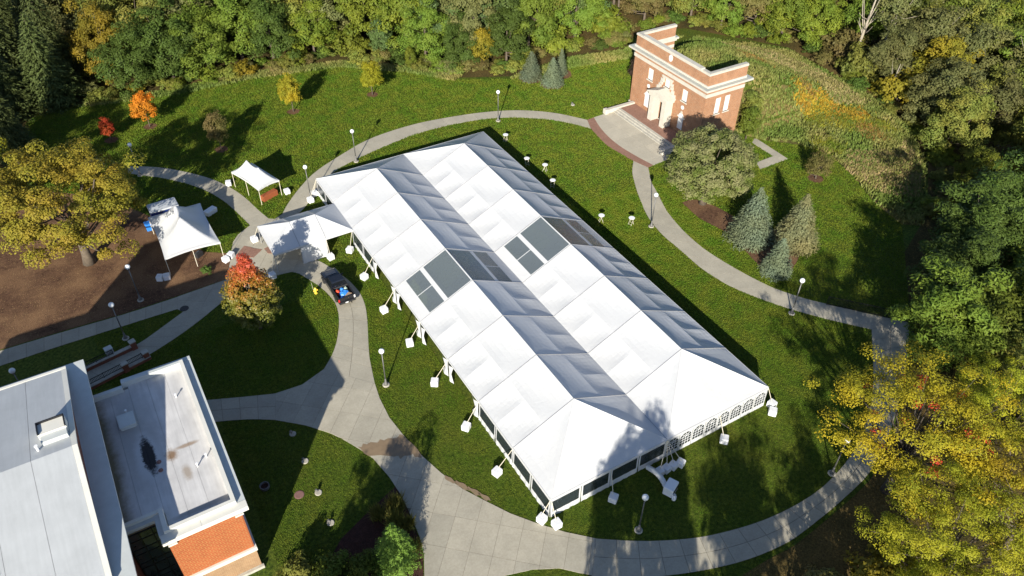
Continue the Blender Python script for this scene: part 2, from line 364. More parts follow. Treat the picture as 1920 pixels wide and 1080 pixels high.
class MB:
    def __init__(s): s.v = []; s.f = []; s.smooth = False
    def add(s, vs, fs):
        n = len(s.v); s.v += [tuple(map(float, p)) for p in vs]; s.f += [tuple(i + n for i in q) for q in fs]; return s
    def box(s, a, b):
        x0, y0, z0 = a; x1, y1, z1 = b
        return s.add([(x0, y0, z0), (x1, y0, z0), (x1, y1, z0), (x0, y1, z0), (x0, y0, z1), (x1, y0, z1), (x1, y1, z1), (x0, y1, z1)],
                     [(3, 2, 1, 0), (4, 5, 6, 7), (0, 1, 5, 4), (1, 2, 6, 5), (2, 3, 7, 6), (3, 0, 4, 7)])
    def cbox(s, c, d, rz=0.0):
        k = len(s.v)
        s.box((-d[0] / 2, -d[1] / 2, -d[2] / 2), (d[0] / 2, d[1] / 2, d[2] / 2))
        ca, sa = math.cos(rz), math.sin(rz)
        for i in range(k, len(s.v)):
            x, y, z = s.v[i]; s.v[i] = (c[0] + x * ca - y * sa, c[1] + x * sa + y * ca, c[2] + z)
        return s
    def bev(s, a, b, r):
        """box with a chamfered top and vertical edges"""
        x0, y0, z0 = a; x1, y1, z1 = b
        def ringp(i, z): return [(x0 + i + r, y0 + i, z), (x1 - i - r, y0 + i, z), (x1 - i, y0 + i + r, z), (x1 - i, y1 - i - r, z), (x1 - i - r, y1 - i, z), (x0 + i + r, y1 - i, z), (x0 + i, y1 - i - r, z), (x0 + i, y0 + i + r, z)]
        return s.loft([ringp(0, z0), ringp(0, z1 - r), ringp(r * .7, z1)], True, True)
    def loft(s, rings, cap0=False, cap1=False, close=True):
        n = len(rings[0]); k = len(s.v)
        for r in rings: s.v += [tuple(map(float, p)) for p in r]
        for i in range(len(rings) - 1):
            for j in range(n if close else n - 1):
                j2 = (j + 1) % n
                s.f.append((k + i * n + j, k + i * n + j2, k + (i + 1) * n + j2, k + (i + 1) * n + j))
        if cap0: s.f.append(tuple(k + j for j in reversed(range(n))))
        if cap1: s.f.append(tuple(k + (len(rings) - 1) * n + j for j in range(n)))
        return s
    def lathe(s, prof, n=16, c=(0, 0, 0), cap0=True, cap1=True):
        return s.loft([[(c[0] + r * math.cos(2 * math.pi * j / n), c[1] + r * math.sin(2 * math.pi * j / n), c[2] + z) for j in range(n)] for r, z in prof], cap0, cap1)
    def tube(s, pts, rad, n=6, caps=True):
        pts = [Vector(p) for p in pts]; rings = []
        rad = rad if isinstance(rad, (list, tuple)) else [rad] * len(pts)
        for i, p in enumerate(pts):
            d = (pts[min(i + 1, len(pts) - 1)] - pts[max(i - 1, 0)]).normalized()
            up = Vector((0, 0, 1)) if abs(d.z) < .9 else Vector((1, 0, 0))
            a = d.cross(up).normalized(); b2 = a.cross(d)
            rings.append([tuple(p + a * rad[i] * math.cos(2 * math.pi * j / n) + b2 * rad[i] * math.sin(2 * math.pi * j / n)) for j in range(n)])
        return s.loft(rings, caps, caps)
    def poly(s, pts, z0, z1):
        """vertical prism on a plan outline"""
        n = len(pts)
        return s.add([(x, y, z0) for x, y in pts] + [(x, y, z1) for x, y in pts],
                     [tuple(reversed(range(n))), tuple(range(n, 2 * n))] + [(i, (i + 1) % n, n + (i + 1) % n, n + i) for i in range(n)])
    def mesh(s, name, smooth=False):
        me = bpy.data.meshes.new(name); me.from_pydata(s.v, [], s.f); me.update()
        if smooth: me.polygons.foreach_set('use_smooth', [True] * len(me.polygons))
        return me
    def build(s, name, mat, parent=None, loc=(0, 0, 0), rz=0.0, smooth=False):
        return put(name, s.mesh(name, smooth), mat, parent, loc, rz)
def area2(p): return sum(p[i][0] * p[(i + 1) % len(p)][1] - p[(i + 1) % len(p)][0] * p[i][1] for i in range(len(p)))
def ccw(p): return list(p) if area2(p) > 0 else list(reversed(p))
def inside(pt, poly):
    x, y = pt; c = False; n = len(poly)
    for i in range(n):
        x1, y1 = poly[i]; x2, y2 = poly[(i + 1) % n]
        if (y1 > y) != (y2 > y) and x < (x2 - x1) * (y - y1) / (y2 - y1) + x1: c = not c
    return c
def clip(poly, cell):
    out = list(poly)
    for i in range(len(cell)):
        a, b2 = cell[i], cell[(i + 1) % len(cell)]
        side = lambda p: (b2[0] - a[0]) * (p[1] - a[1]) - (b2[1] - a[1]) * (p[0] - a[0])
        src, out = out, []
        for j in range(len(src)):
            p, q2 = src[j], src[(j + 1) % len(src)]
            sp, sq = side(p), side(q2)
            if sp >= 0: out.append(p)
            if (sp >= 0) != (sq >= 0):
                t = sp / (sp - sq); out.append((p[0] + t * (q2[0] - p[0]), p[1] + t * (q2[1] - p[1])))
        if len(out) < 3: return []
    return out
def resample(pl, n):
    pl = [Vector((p[0], p[1], 0)) for p in pl]
    d = [0]
    for i in range(1, len(pl)): d.append(d[-1] + (pl[i] - pl[i - 1]).length)
    out = []
    for k in range(n):
        t = d[-1] * k / (n - 1); i = 1
        while i < len(d) - 1 and d[i] < t: i += 1
        a = (t - d[i - 1]) / max(1e-9, d[i] - d[i - 1]); out.append(pl[i - 1].lerp(pl[i], a))
    return out
def smooth_line(pl, it=2):
    pl = [Vector((p[0], p[1], 0)) for p in pl]
    for _ in range(it):
        o = [pl[0]]
        for i in range(len(pl) - 1):
            o += [pl[i].lerp(pl[i + 1], .25), pl[i].lerp(pl[i + 1], .75)]
        o.append(pl[-1]); pl = o
    return [(p.x, p.y) for p in pl]
def sstep(a, b2, x):
    t = np.clip((x - a) / (b2 - a), 0, 1); return t * t * (3 - 2 * t)

# ------------------------------------------------------------------ terrain
def terrain(x, y):
    x = np.asarray(x, float); y = np.asarray(y, float)
    in_u = (y > 70.5) & (y < 83.9)
    fu = np.where(in_u, sstep(73.05, 74.0, x), sstep(79.0, 83.5, x))
    fv = sstep(67.0, 73.0, y) * (1 - sstep(83.5, 96, y))
    h = 6.8 * fu * fv * (1 - sstep(83, 107, x))
    r = x - .8 * y
    h = h - 6.0 * sstep(50, 80, r) * sstep(-5, 25, y)
    return h
def tz(x, y): return float(terrain(x, y))
def axis(a, b2, step, far):
    core = list(np.arange(a, b2 + step / 2, step)); lo = []; d = step
    x = a
    while x > -far: d *= 1.35; x -= d; lo.append(x)
    hi = []; d = step; x = b2
    while x < far: d *= 1.35; x += d; hi.append(x)
    return np.array(list(reversed(lo)) + core + hi)
xs = axis(-40, 150, 1.0, 1800); ys = axis(-20, 190, 1.0, 1800)
X, Y = np.meshgrid(xs, ys)
Z = terrain(X, Y)
nx, ny = len(xs), len(ys)
me = bpy.data.meshes.new('lawn')
idx = np.arange(nx * ny).reshape(ny, nx)
F = np.stack([idx[:-1, :-1], idx[:-1, 1:], idx[1:, 1:], idx[1:, :-1]], -1).reshape(-1, 4)
me.from_pydata(np.stack([X, Y, Z], -1).reshape(-1, 3).tolist(), [], F.tolist()); me.update()
me.polygons.foreach_set('use_smooth', [True] * len(me.polygons))
put('lawn', me, 'lawn')['kind'] = 'structure'

def sheet(name, poly, z, mat, kind='structure', follow=False, step=1.5):
    """a ground sheet cut into cells so that it follows the terrain"""
    poly = ccw(poly); mb = MB()
    if not follow:
        mb.add([(x, y, z) for x, y in poly], [tuple(range(len(poly)))])
    else:
        x0 = min(p[0] for p in poly); x1 = max(p[0] for p in poly); y0 = min(p[1] for p in poly); y1 = max(p[1] for p in poly)
        for i in range(int((x1 - x0) / step) + 1):
            for j in range(int((y1 - y0) / step) + 1):
                a, b2 = x0 + i * step, y0 + j * step
                q = clip(poly, [(a, b2), (a + step, b2), (a + step, b2 + step), (a, b2 + step)])
                if len(q) >= 3: mb.add([(x, y, tz(x, y) + z) for x, y in q], [tuple(range(len(q)))])
    o = mb.build(name, mat)
    if kind: o['kind'] = kind
    return o
# woodland floor round the lawns
FOREST = [(-7.3, 125), (-.7, 125.2), (6.6, 123.2), (12.8, 122.7), (25.3, 122.5), (38.8, 119.5), (47, 112.4), (53, 105.2), (60.5, 101.5), (72.2, 103.2), (83.6, 101), (90.2, 106), (98.5, 102.6), (104.6, 93.6), (108.7, 87.2), (107.9, 79.1), (106.4, 71), (105, 63.6), (104.3, 58.3), (98.3, 50.6), (87, 42.4), (77.6, 38.5), (70, 31.8), (68.4, 30.1), (64.4, 27.0), (58.9, 23.5), (54.1, 20.95), (49.7, 19.15), (47.6, 18.55), (45.1, 18.15), (42.6, 17.85), (39.5, 17.55), (37.4, 17.4), (34.6, 17.6), (32, 17.6), (30, 12), (30, -20), (150, -20), (150, 60), (150, 190), (-40, 190), (-40, 104), (-20, 106), (-10, 112)]
sheet('woodland_floor', FOREST, .03, 'woodfloor', follow=True, step=2.5)

# ------------------------------------------------------------------ paths: a bed of joint filler with slabs laid on it
def ladder(name, left, right, z, n_len, n_wid, mat='concrete', part='slab', gap=.022):
    L_, R_ = resample(smooth_line(left), n_len * 4 + 1), resample(smooth_line(right), n_len * 4 + 1)
    outline = [(p.x, p.y) for p in L_] + [(p.x, p.y) for p in reversed(R_)]
    nn = len(L_)
    mb = MB().add([(p.x, p.y, z) for p in L_] + [(p.x, p.y, z) for p in R_], [(i, i + 1, nn + i + 1, nn + i) for i in range(nn - 1)])
    if area2([(L_[0].x, L_[0].y), (L_[1].x, L_[1].y), (R_[1].x, R_[1].y), (R_[0].x, R_[0].y)]) < 0: mb.f = [tuple(reversed(q)) for q in mb.f]
    base = mb.build(name, 'joint'); base['kind'] = 'structure'
    for i in range(n_len):
        for w in range(n_wid):
            pts = []
            for side in (0, 1):
                fr = (w + side) / n_wid
                row = [L_[i * 4 + k].lerp(R_[i * 4 + k], fr) for k in range(5)]
                pts += row if side == 0 else list(reversed(row))
            c = sum(pts, Vector()) / len(pts)
            q = []
            for p in pts:
                d = p - c; ln = d.length
                q.append((c.x + d.x * (1 - gap / ln), c.y + d.y * (1 - gap / ln)))
            MB().poly(ccw(q), z - .03, z + .016 + .002 * ((i + w) % 2)).build(part, mat, base)
    return base
def gridslabs(name, poly, z, cell, rz, mat='concrete', part='slab', gap=.011, origin=(0, 0), cell2=None):
    poly = ccw(poly); cell2 = cell2 or cell
    base = MB().add([(x, y, z) for x, y in poly], [tuple(range(len(poly)))]).build(name, 'joint'); base['kind'] = 'structure'
    ca, sa = math.cos(rz), math.sin(rz)
    loc = [((x - origin[0]) * ca + (y - origin[1]) * sa, -(x - origin[0]) * sa + (y - origin[1]) * ca) for x, y in poly]
    i0, i1 = math.floor(min(p[0] for p in loc) / cell), math.ceil(max(p[0] for p in loc) / cell)
    j0, j1 = math.floor(min(p[1] for p in loc) / cell2), math.ceil(max(p[1] for p in loc) / cell2)
    for i in range(i0, i1):
        for j in range(j0, j1):
            c4 = [(i * cell + gap, j * cell2 + gap), ((i + 1) * cell - gap, j * cell2 + gap), ((i + 1) * cell - gap, (j + 1) * cell2 - gap), (i * cell + gap, (j + 1) * cell2 - gap)]
            q = clip(loc, c4)
            if len(q) < 3 or area2(q) < .12: continue
            q = [(origin[0] + x * ca - y * sa, origin[1] + x * sa + y * ca) for x, y in q]
            MB().poly(q, z - .03, z + .016 + .002 * ((i + j) % 2)).build(part, mat, base)
    return base
# traced outlines, metres on the site
BACK_O = [(16.53, 82.4), (17.58, 83.93), (19.65, 86.34), (23.23, 89.71), (28.08, 92.12), (32.96, 94.35), (40.19, 95.02), (45.68, 94.3), (51.1, 93.13), (56.05, 91.1), (60.31, 87.74), (63.26, 83.43)]
BACK_I = [(17.24, 80.69), (19.25, 82.16), (20.73, 83.76), (22.75, 85.99), (26.05, 88.86), (31.37, 90.57), (38.86, 92.21), (44.59, 92.16), (50.06, 91.27), (53.96, 89.62), (58.05, 86.74), (60.58, 83.84), (62.21, 80.97)]
BAND_O = [(63.26, 83.43), (62.21, 80.97), (61.81, 78.67), (61.41, 75.98), (61.8, 73.36), (62.17, 70.8), (62.88, 68.41)]
BAND_I = [(64.55, 83.55), (63.55, 80.59), (63.01, 77.64), (62.88, 74.81), (63.28, 71.5), (63.87, 68.57)]
FORECOURT = [(64.55, 83.55), (63.55, 80.59), (63.01, 77.64), (62.88, 74.81), (63.28, 71.5), (63.87, 68.57), (66.34, 68.75), (68.95, 70.53), (68.31, 83.78), (67.31, 83.68)]
RIGHT_I = [(62.17, 70.8), (60.23, 68.63), (58.9, 66.29), (57.81, 64.26), (55.58, 59.43), (54.8, 55.63), (54.79, 51.66), (54.6, 48.34), (55.18, 44.52), (56.68, 41.06), (58.52, 37.79), (61.02, 34.4), (63.47, 31.47)]
RIGHT_O = [(62.88, 68.41), (60.98, 65.39), (60.18, 63.19), (58.46, 59.1), (57.58, 54.97), (57.32, 50.8), (58.04, 46.14), (59.22, 41.67), (61.17, 38.3), (62.95, 36.13), (65.31, 33.08), (67.86, 30.16)]
DOWN_I = [(63.47, 31.47), (59.7, 28.1), (56.22, 25.19), (53.02, 23.25), (50.29, 21.96), (48.73, 21.29), (46.39, 20.66), (43.61, 20.13), (40.76, 20.05), (37.87, 20.25), (35.31, 20.7), (32.21, 21.54), (30.12, 22.39), (27.89, 23.51), (26.05, 24.64), (24.07, 26.02)]
DOWN_O = [(67.86, 30.16), (64.01, 27.34), (58.6, 23.81), (53.92, 21.27), (49.58, 19.46), (47.53, 18.89), (45.12, 18.54), (42.58, 18.21), (39.54, 17.94), (37.43, 17.83), (34.77, 18.11), (32.38, 18.61), (30.21, 19.29), (28.14, 20.04), (25.03, 21.44), (21.94, 23.5)]
WEST_U = [(2.2, 103.37), (3.99, 102.35), (6.55, 100.43), (9.46, 97.11), (11.34, 94.39), (12.78, 91.25), (13.69, 88.2), (14.21, 84.91), (14.82, 82.33)]
WEST_L = [(1.88, 101.57), (3.23, 100.2), (5.52, 98.16), (7.86, 95.42), (9.57, 92.71), (10.68, 90.06), (11.37, 87.75), (11.96, 84.75), (12.42, 82.05)]
PLAZA = [(14.82, 82.33), (15.41, 81.87), (16.53, 82.4), (17.24, 80.69), (20.74, 80.51), (22.21, 76.19), (18.57, 74.59), (16.99, 71.94), (17.76, 70.12), (14.48, 70.32), (13.9, 70.98), (11.89, 71.26), (9.86, 71.15), (7.94, 70.69), (5.75, 69.75), (1.73, 70.27), (1.34, 70.98), (1.8, 73.03), (7.07, 73.29), (8.08, 75.43), (8.99, 77.62), (9.12, 78.3), (9.72, 79.79), (10.59, 80.86), (11.47, 81.47), (12.42, 82.05)]
DRIVE_R = [(17.76, 70.12), (18.45, 68.25), (19.02, 65.99), (19.23, 63.71), (18.91, 61.44), (18.14, 59.11), (17.24, 56.81), (16.22, 54.08), (15.75, 52.24), (15.3, 50.52)]
DRIVE_L = [(14.48, 70.32), (15.35, 68.1), (15.79, 66.85), (16.08, 65.31), (16.27, 63.55), (15.89, 61.57), (15.16, 59.68), (14.14, 57.7), (13.13, 56.27), (11.68, 54.82)]
SOUTH = [(15.3, 50.52), (14.96, 48.62), (14.79, 45.97), (15.05, 43.4), (15.54, 40.37), (16.14, 38.04), (16.97, 35.66), (18, 33.75), (19.28, 31.51), (20.7, 29.59), (22.27, 27.74), (24.07, 26.02), (21.94, 23.5), (20.14, 25.29), (18.28, 26.27), (16.03, 26.96), (13.89, 26.95), (10.66, 24.31), (8.49, 25.59), (10.7, 30.08), (11.47, 31.74), (11.85, 33.34), (12.05, 35.15), (12.21, 37.61), (12.09, 39.87), (11.67, 42.4), (10.99, 44.03), (10.06, 45.93), (9.32, 47.09), (7.78, 48.96), (5.6, 50.95), (6.62, 54.13), (9.19, 53.93), (11.68, 54.82)]
BRANCH_U = [(0.41, 56.73), (3.56, 55.36), (6.62, 54.13)]
BRANCH_L = [(-0.06, 53.87), (3.52, 52.31), (5.6, 50.95)]
SOUTH2 = [(21.94, 23.5), (25.03, 21.44), (23.76, 16.63), (10.66, 24.31), (13.89, 26.95), (15.9, 25.52), (19.31, 24.03)]
E_U = [(1.8, 73.03), (-3.71, 72.93), (-8.89, 73.28), (-15.45, 73.5), (-19.67, 73.56)]
E_L = [(1.34, 70.98), (-0.46, 71.05), (-5.76, 71.13), (-10.8, 71.25), (-15.62, 71.16), (-19.76, 71.17)]
F_L = [(1.73, 70.27), (-0.93, 68.8), (-3.48, 67.45), (-8.15, 66.56), (-11.44, 65.87)]
F_R = [(5.75, 69.75), (2.42, 67.68), (-0.6, 66.23), (-2.86, 65.35), (-7.85, 64.26), (-11.04, 63.45)]
MULCH_W = [(8.99, 77.62), (6.32, 79.62), (4.49, 85.72), (2.29, 90.16), (-1.52, 97.03), (-7.18, 101.66), (-19.01, 104.32), (-19.66, 73.72), (-15.43, 73.66), (-8.86, 73.45), (-3.68, 73.1), (1.84, 73.18), (7.1, 73.38), (8.08, 75.43)]
MULCH_S = [(12.66, 38.91), (11.77, 38.61), (9.16, 37.6), (6.34, 36.38), (3.73, 34.16), (1.98, 29.41), (8.42, 25.63), (10.64, 30.12), (11.39, 31.78), (11.75, 33.4), (11.97, 35.19), (12.26, 37.28)]
MULCH_SP = [(61.39, 59.7), (63.33, 59.69), (64.67, 57.14), (65.37, 52.1), (67.43, 49.64), (70.03, 46.9), (66.32, 44.22), (62.67, 42.37), (60.55, 43.59), (61.05, 46.67), (62.12, 51.43), (60.95, 55.92)]
ELBOW = [(81.33, 67.25), (81.16, 60.64), (75.82, 60.52), (76.65, 62.09), (79.93, 62.15), (79.92, 66.32)]
WET = [(10.97, 44.16), (11.8, 44.3), (12.49, 43.9), (13.2, 43.95), (14.21, 43.48), (14.96, 43.57), (15.15, 43.4), (15.47, 40.19), (15.01, 40.68), (14.72, 41.18), (13.84, 41.13), (13.6, 41.55), (11.5, 42.78)]
MEADOW = [(97.46, 100.81), (103.15, 91.82), (107.92, 86.36), (107.11, 79.55), (107.11, 71.69), (105.67, 64.24), (105.02, 58.86), (98, 50.74), (87.68, 43.29), (81.38, 40.39), (82.09, 42.52), (83, 47.34), (85.64, 53.08), (87.42, 58.38), (85.7, 62.7), (85.73, 67.95), (87.68, 74.4), (88.72, 77.84)]
sheet('west_mulch_bed', MULCH_W, .012, 'mulch')
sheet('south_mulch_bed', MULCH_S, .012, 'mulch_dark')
sheet('spruce_mulch_bed', smooth_line(MULCH_SP + MULCH_SP[:1])[:-1], .012, 'mulch')
ladder('back_path', BACK_O, BACK_I, .020, 34, 1)
ladder('right_path', RIGHT_I, RIGHT_O, .024, 24, 1)
ladder('lower_path', DOWN_I, DOWN_O, .028, 26, 2)
ladder('west_path', WEST_U, WEST_L, .020, 15, 1)
ladder('drive_path', DRIVE_R, DRIVE_L, .024, 9, 2)
ladder('branch_path', BRANCH_U, BRANCH_L, .024, 4, 2)
ladder('avenue_path', E_U, E_L, .020, 13, 1)
ladder('ramp_path', F_L, F_R, .024, 9, 1)
gridslabs('entrance_plaza', PLAZA, .028, 2.0, R(-35), origin=(12, 75))
gridslabs('south_plaza', SOUTH, .032, 1.9, R(-42), origin=(18, 31), cell2=2.9)
gridslabs('south_apron', SOUTH2, .020, 2.4, R(-38), origin=(18, 31))
gridslabs('forecourt', FORECOURT, .020, 3.2, 0, 'concrete_light', origin=(66, 70))
gridslabs('side_path', ELBOW, .020, 1.5, 0, 'concrete', origin=(80, 60))
ladder('brick_band', BAND_O, BAND_I, .026, 16, 2, 'paver_red', 'paver', .01)
gridslabs('paver_patch', [(10.63, 78.34), (12.26, 76.63), (10.93, 75.63), (9.22, 76.99)], .054, .62, R(-40), 'paver_red', 'paver', .008, origin=(10.9, 77))
gridslabs('paver_corner', [(12.47, 76.64), (13.48, 76.97), (13.08, 75.27), (12.62, 75.54)], .054, .62, R(-40), 'paver_red', 'paver', .008, origin=(10.9, 77))
# a muddy wash across the plaza
wz = smooth_line(WET + WET[:1], 2)[:-1]
wz = [(x + .12 * math.sin(7 * i), y + .12 * math.cos(11 * i)) for i, (x, y) in enumerate(wz)]
sheet('muddy_water', wz, .0545, 'wet')
for i, (x, y, s) in enumerate([(16.5, 36.95, .45), (17.1, 35.9, .55), (17.7, 34.9, .5), (18.2, 34.0, .45)]):
    sheet('mud_streak', [(x + s * math.cos(a) * (1 + .3 * math.sin(3 * a + i)) * .45 - s * .5 * math.sin(a), y + s * math.sin(a) * 1.3 * (1 + .2 * math.cos(5 * a))) for a in [k * math.pi / 8 for k in range(16)]], .0545, 'wet')

# ------------------------------------------------------------------ big white tent
TX, TY = 21.96, 29.61
SPAN, EAVE, RIDGE, VAL = 12.03, 2.5, 5.37, 2.47
ST = [0.0] + [5.93 + 6.096 * k for k in range(8)] + [54.54]
tent = thing('frame_tent', 'huge white frame tent of two joined gables on the oval lawn', 'tent', (TX, TY, 0))
def grid_panel(p00, p10, p11, p01, sag, n=8, m=8, cells=None):
    """quad panel, s along p00->p10 (eave to ridge), t along p00->p01; cells: list of (s0,s1,t0,t1) that sag on their own"""
    cells = cells or [(0, 1, 0, 1)]
    mb = MB(); P = [Vector(p) for p in (p00, p10, p11, p01)]; vs = []
    for i in range(n + 1):
        for j in range(m + 1):
            s, t = i / n, j / m
            p = (P[0] * (1 - s) + P[1] * s) * (1 - t) + (P[3] * (1 - s) + P[2] * s) * t
            dz = 0
            for a, b2, c, d in cells:
                if a - 1e-6 <= s <= b2 + 1e-6 and c - 1e-6 <= t <= d + 1e-6:
                    x, y = (s - a) / (b2 - a), (t - c) / (d - c)
                    dz = 16 * x * (1 - x) * y * (1 - y) * sag; break
            vs.append((p.x, p.y, p.z - dz))
    return mb.add(vs, [(i * (m + 1) + j, (i + 1) * (m + 1) + j, (i + 1) * (m + 1) + j + 1, i * (m + 1) + j + 1) for i in range(n) for j in range(m)])
def tri_panel(a, b2, c, sag, n=8):
    a, b2, c = Vector(a), Vector(b2), Vector(c); vs = []; ix = {}; fs = []
    for i in range(n + 1):
        for j in range(n + 1 - i):
            u, v = i / n, j / n; w = 1 - u - v
            p = a * w + b2 * u + c * v; ix[i, j] = len(vs); vs.append((p.x, p.y, p.z - 27 * u * v * w * sag))
    for i in range(n):
        for j in range(n - i):
            fs.append((ix[i, j], ix[i + 1, j], ix[i, j + 1]))
            if j < n - i - 1: fs.append((ix[i + 1, j], ix[i + 1, j + 1], ix[i, j + 1]))
    return MB().add(vs, fs)
def lerp3(a, b2, t): return tuple(a[i] + (b2[i] - a[i]) * t for i in range(3))
CELLS = [(.5, 1, 0, 1), (0, .5, 0, .5), (0, .5, .5, 1)]
def roof_bay(x_e, z_e, x_r, y0, y1, clear=False):
    g = .025
    A, B, Cc, Dd = (x_e, y0 + g, z_e), (x_r, y0 + g, RIDGE), (x_r, y1 - g, RIDGE), (x_e, y1 - g, z_e)
    if not clear:
        grid_panel(A, B, Cc, Dd, random.uniform(.13, .20), 12, 12, CELLS).build('roof_panel', 'tent_cloth', tent, smooth=False)
        return
    def sub(s0, s1, t0, t1, mat, name, sag, lift=0):
        c = []
        for s, t in ((s0, t0), (s1, t0), (s1, t1), (s0, t1)):
            p = lerp3(lerp3(A, B, s), lerp3(Dd, Cc, s), t); c.append((p[0], p[1], p[2] + lift))
        grid_panel(*c, sag, 6, 6).build(name, mat, tent)
    sub(0, .19, 0, 1, 'tent_cloth', 'roof_strip', .02)
    sub(.19, .47, .025, .492, 'clear_vinyl', 'clear_pane', .04); sub(.19, .47, .508, .975, 'clear_vinyl', 'clear_pane', .04)
    sub(.19, .47, .492, .508, 'tent_cloth', 'roof_strip', 0)
    sub(.47, .54, 0, 1, 'tent_cloth', 'roof_strip', .0)
    sub(.54, .985, .025, .975, 'clear_vinyl', 'clear_pane', .06)
    for t0, t1 in ((0, .025), (.975, 1)):
        sub(.19, .47, t0, t1, 'tent_cloth', 'roof_strip', 0); sub(.54, .985, t0, t1, 'tent_cloth', 'roof_strip', 0)
    sub(.985, 1, 0, 1, 'tent_cloth', 'roof_strip', 0)
for sp in (0, 1):
    xl, xr, xm = sp * SPAN, (sp + 1) * SPAN, (sp + .5) * SPAN
    zl, zr = (EAVE, VAL) if sp == 0 else (VAL, EAVE)
    for k in range(1, 8):
        roof_bay(xl, zl, xm, ST[k], ST[k + 1], k == 4); roof_bay(xr, zr, xm, ST[k], ST[k + 1], k == 4)
    for end, ya, yb in ((0, ST[0], ST[1]), (1, ST[9], ST[8])):
        ap = (xm, yb, RIDGE)
        tri_panel((xl, ya, zl), (xl, yb, zl), ap, .13).build('roof_panel', 'tent_cloth', tent)
        tri_panel((xr, ya, zr), (xr, yb, zr), ap, .13).build('roof_panel', 'tent_cloth', tent)
        tri_panel((xl, ya, zl), (xm, ya, EAVE - .02), ap, .11).build('roof_panel', 'tent_cloth', tent)
        tri_panel((xm, ya, EAVE - .02), (xr, ya, zr), ap, .11).build('roof_panel', 'tent_cloth', tent)
        MB().tube([(xl, ya, zl + .02), (xm, yb, RIDGE + .02)], .02).build('hip_seam', 'tent_cloth', tent)
        MB().tube([(xr, ya, zr + .02), (xm, yb, RIDGE + .02)], .02).build('hip_seam', 'tent_cloth', tent)
    for k in range(1, 9):
        MB().tube([(xl, ST[k], zl + .02), (xm, ST[k], RIDGE + .03), (xr, ST[k], zr + .02)], .032, 5).build('rafter_seam', 'tent_seam', tent)
    MB().tube([(xm, ST[1], RIDGE + .01), (xm, ST[8], RIDGE + .01)], .025, 5).build('ridge_seam', 'tent_cloth', tent)
for j in range(9):
    MB().box((SPAN - .11, ST[j] + .01, VAL - .05), (SPAN + .11, ST[j + 1] - .01, VAL + .015)).build('valley_gutter', 'gutter', tent)
# eave rails and valance
for x in (0, 2 * SPAN):
    s = -1 if x == 0 else 1
    for j in range(9):
        MB().box((x - .03 if s > 0 else x - .06, ST[j] + .01, EAVE - .26), (x + .06 if s > 0 else x + .03, ST[j + 1] - .01, EAVE - .005)).build('valance', 'tent_cloth', tent)
for y, s in ((0, -1), (54.54, 1)):
    for j in range(4):
        MB().box((j * SPAN / 2 + .01, y - .06 if s < 0 else y - .03, EAVE - .28), ((j + 1) * SPAN / 2 - .01, y + .03 if s < 0 else y + .06, EAVE - .012)).build('valance', 'tent_cloth', tent)
# poles
def pole(x, y): MB().tube([(x, y, 0), (x, y, EAVE - .02)], .055, 8).build('pole', 'tent_metal', tent)
for k in range(10):
    for x in (.02, 2 * SPAN - .02): pole(x, ST[k])
for k in range(1, 9): pole(SPAN, ST[k])
for x in (SPAN / 2, SPAN, SPAN * 1.5): pole(x, .03); pole(x, 54.5)
# sidewalls, each with its windows
def wallpt(o, d, nrm, a, z, off=0.0):
    flare = .10 * (1 - z / 2.5) ** 2
    return (o[0] + d[0] * a + nrm[0] * (off + flare), o[1] + d[1] * a + nrm[1] * (off + flare), z)
def wall_plain(o, d, nrm, a0, a1, z0, z1, mat='tent_cloth', name='sidewall', off=0.0, ripple=0.0, n=10):
    vs = []; zz = (z0, (z0 + z1) / 2, z1)
    for i in range(n + 1):
        a = a0 + (a1 - a0) * i / n
        for z in zz: vs.append(wallpt(o, d, nrm, a, z, off + ripple * math.sin(i * 2.4 + a0 * 3) * (1 if z < .4 else .35)))
    return MB().add(vs, [(i * 3 + k, (i + 1) * 3 + k, (i + 1) * 3 + k + 1, i * 3 + k + 1) for i in range(n) for k in range(2)]).build(name, mat, tent)
def wall_window(o, d, nrm, a0, a1, wz0=.62, wz1=2.02, side=.16):
    wall_plain(o, d, nrm, a0, a1, .0, wz0, ripple=.035); wall_plain(o, d, nrm, a0, a1, wz1, 2.3)
    wall_plain(o, d, nrm, a0, a0 + side, wz0, wz1, n=2); wall_plain(o, d, nrm, a1 - side, a1, wz0, wz1, n=2)
    wall_plain(o, d, nrm, a0 + side, a1 - side, wz0, wz1, 'window_vinyl', 'window_pane', -.015, .012, 8)
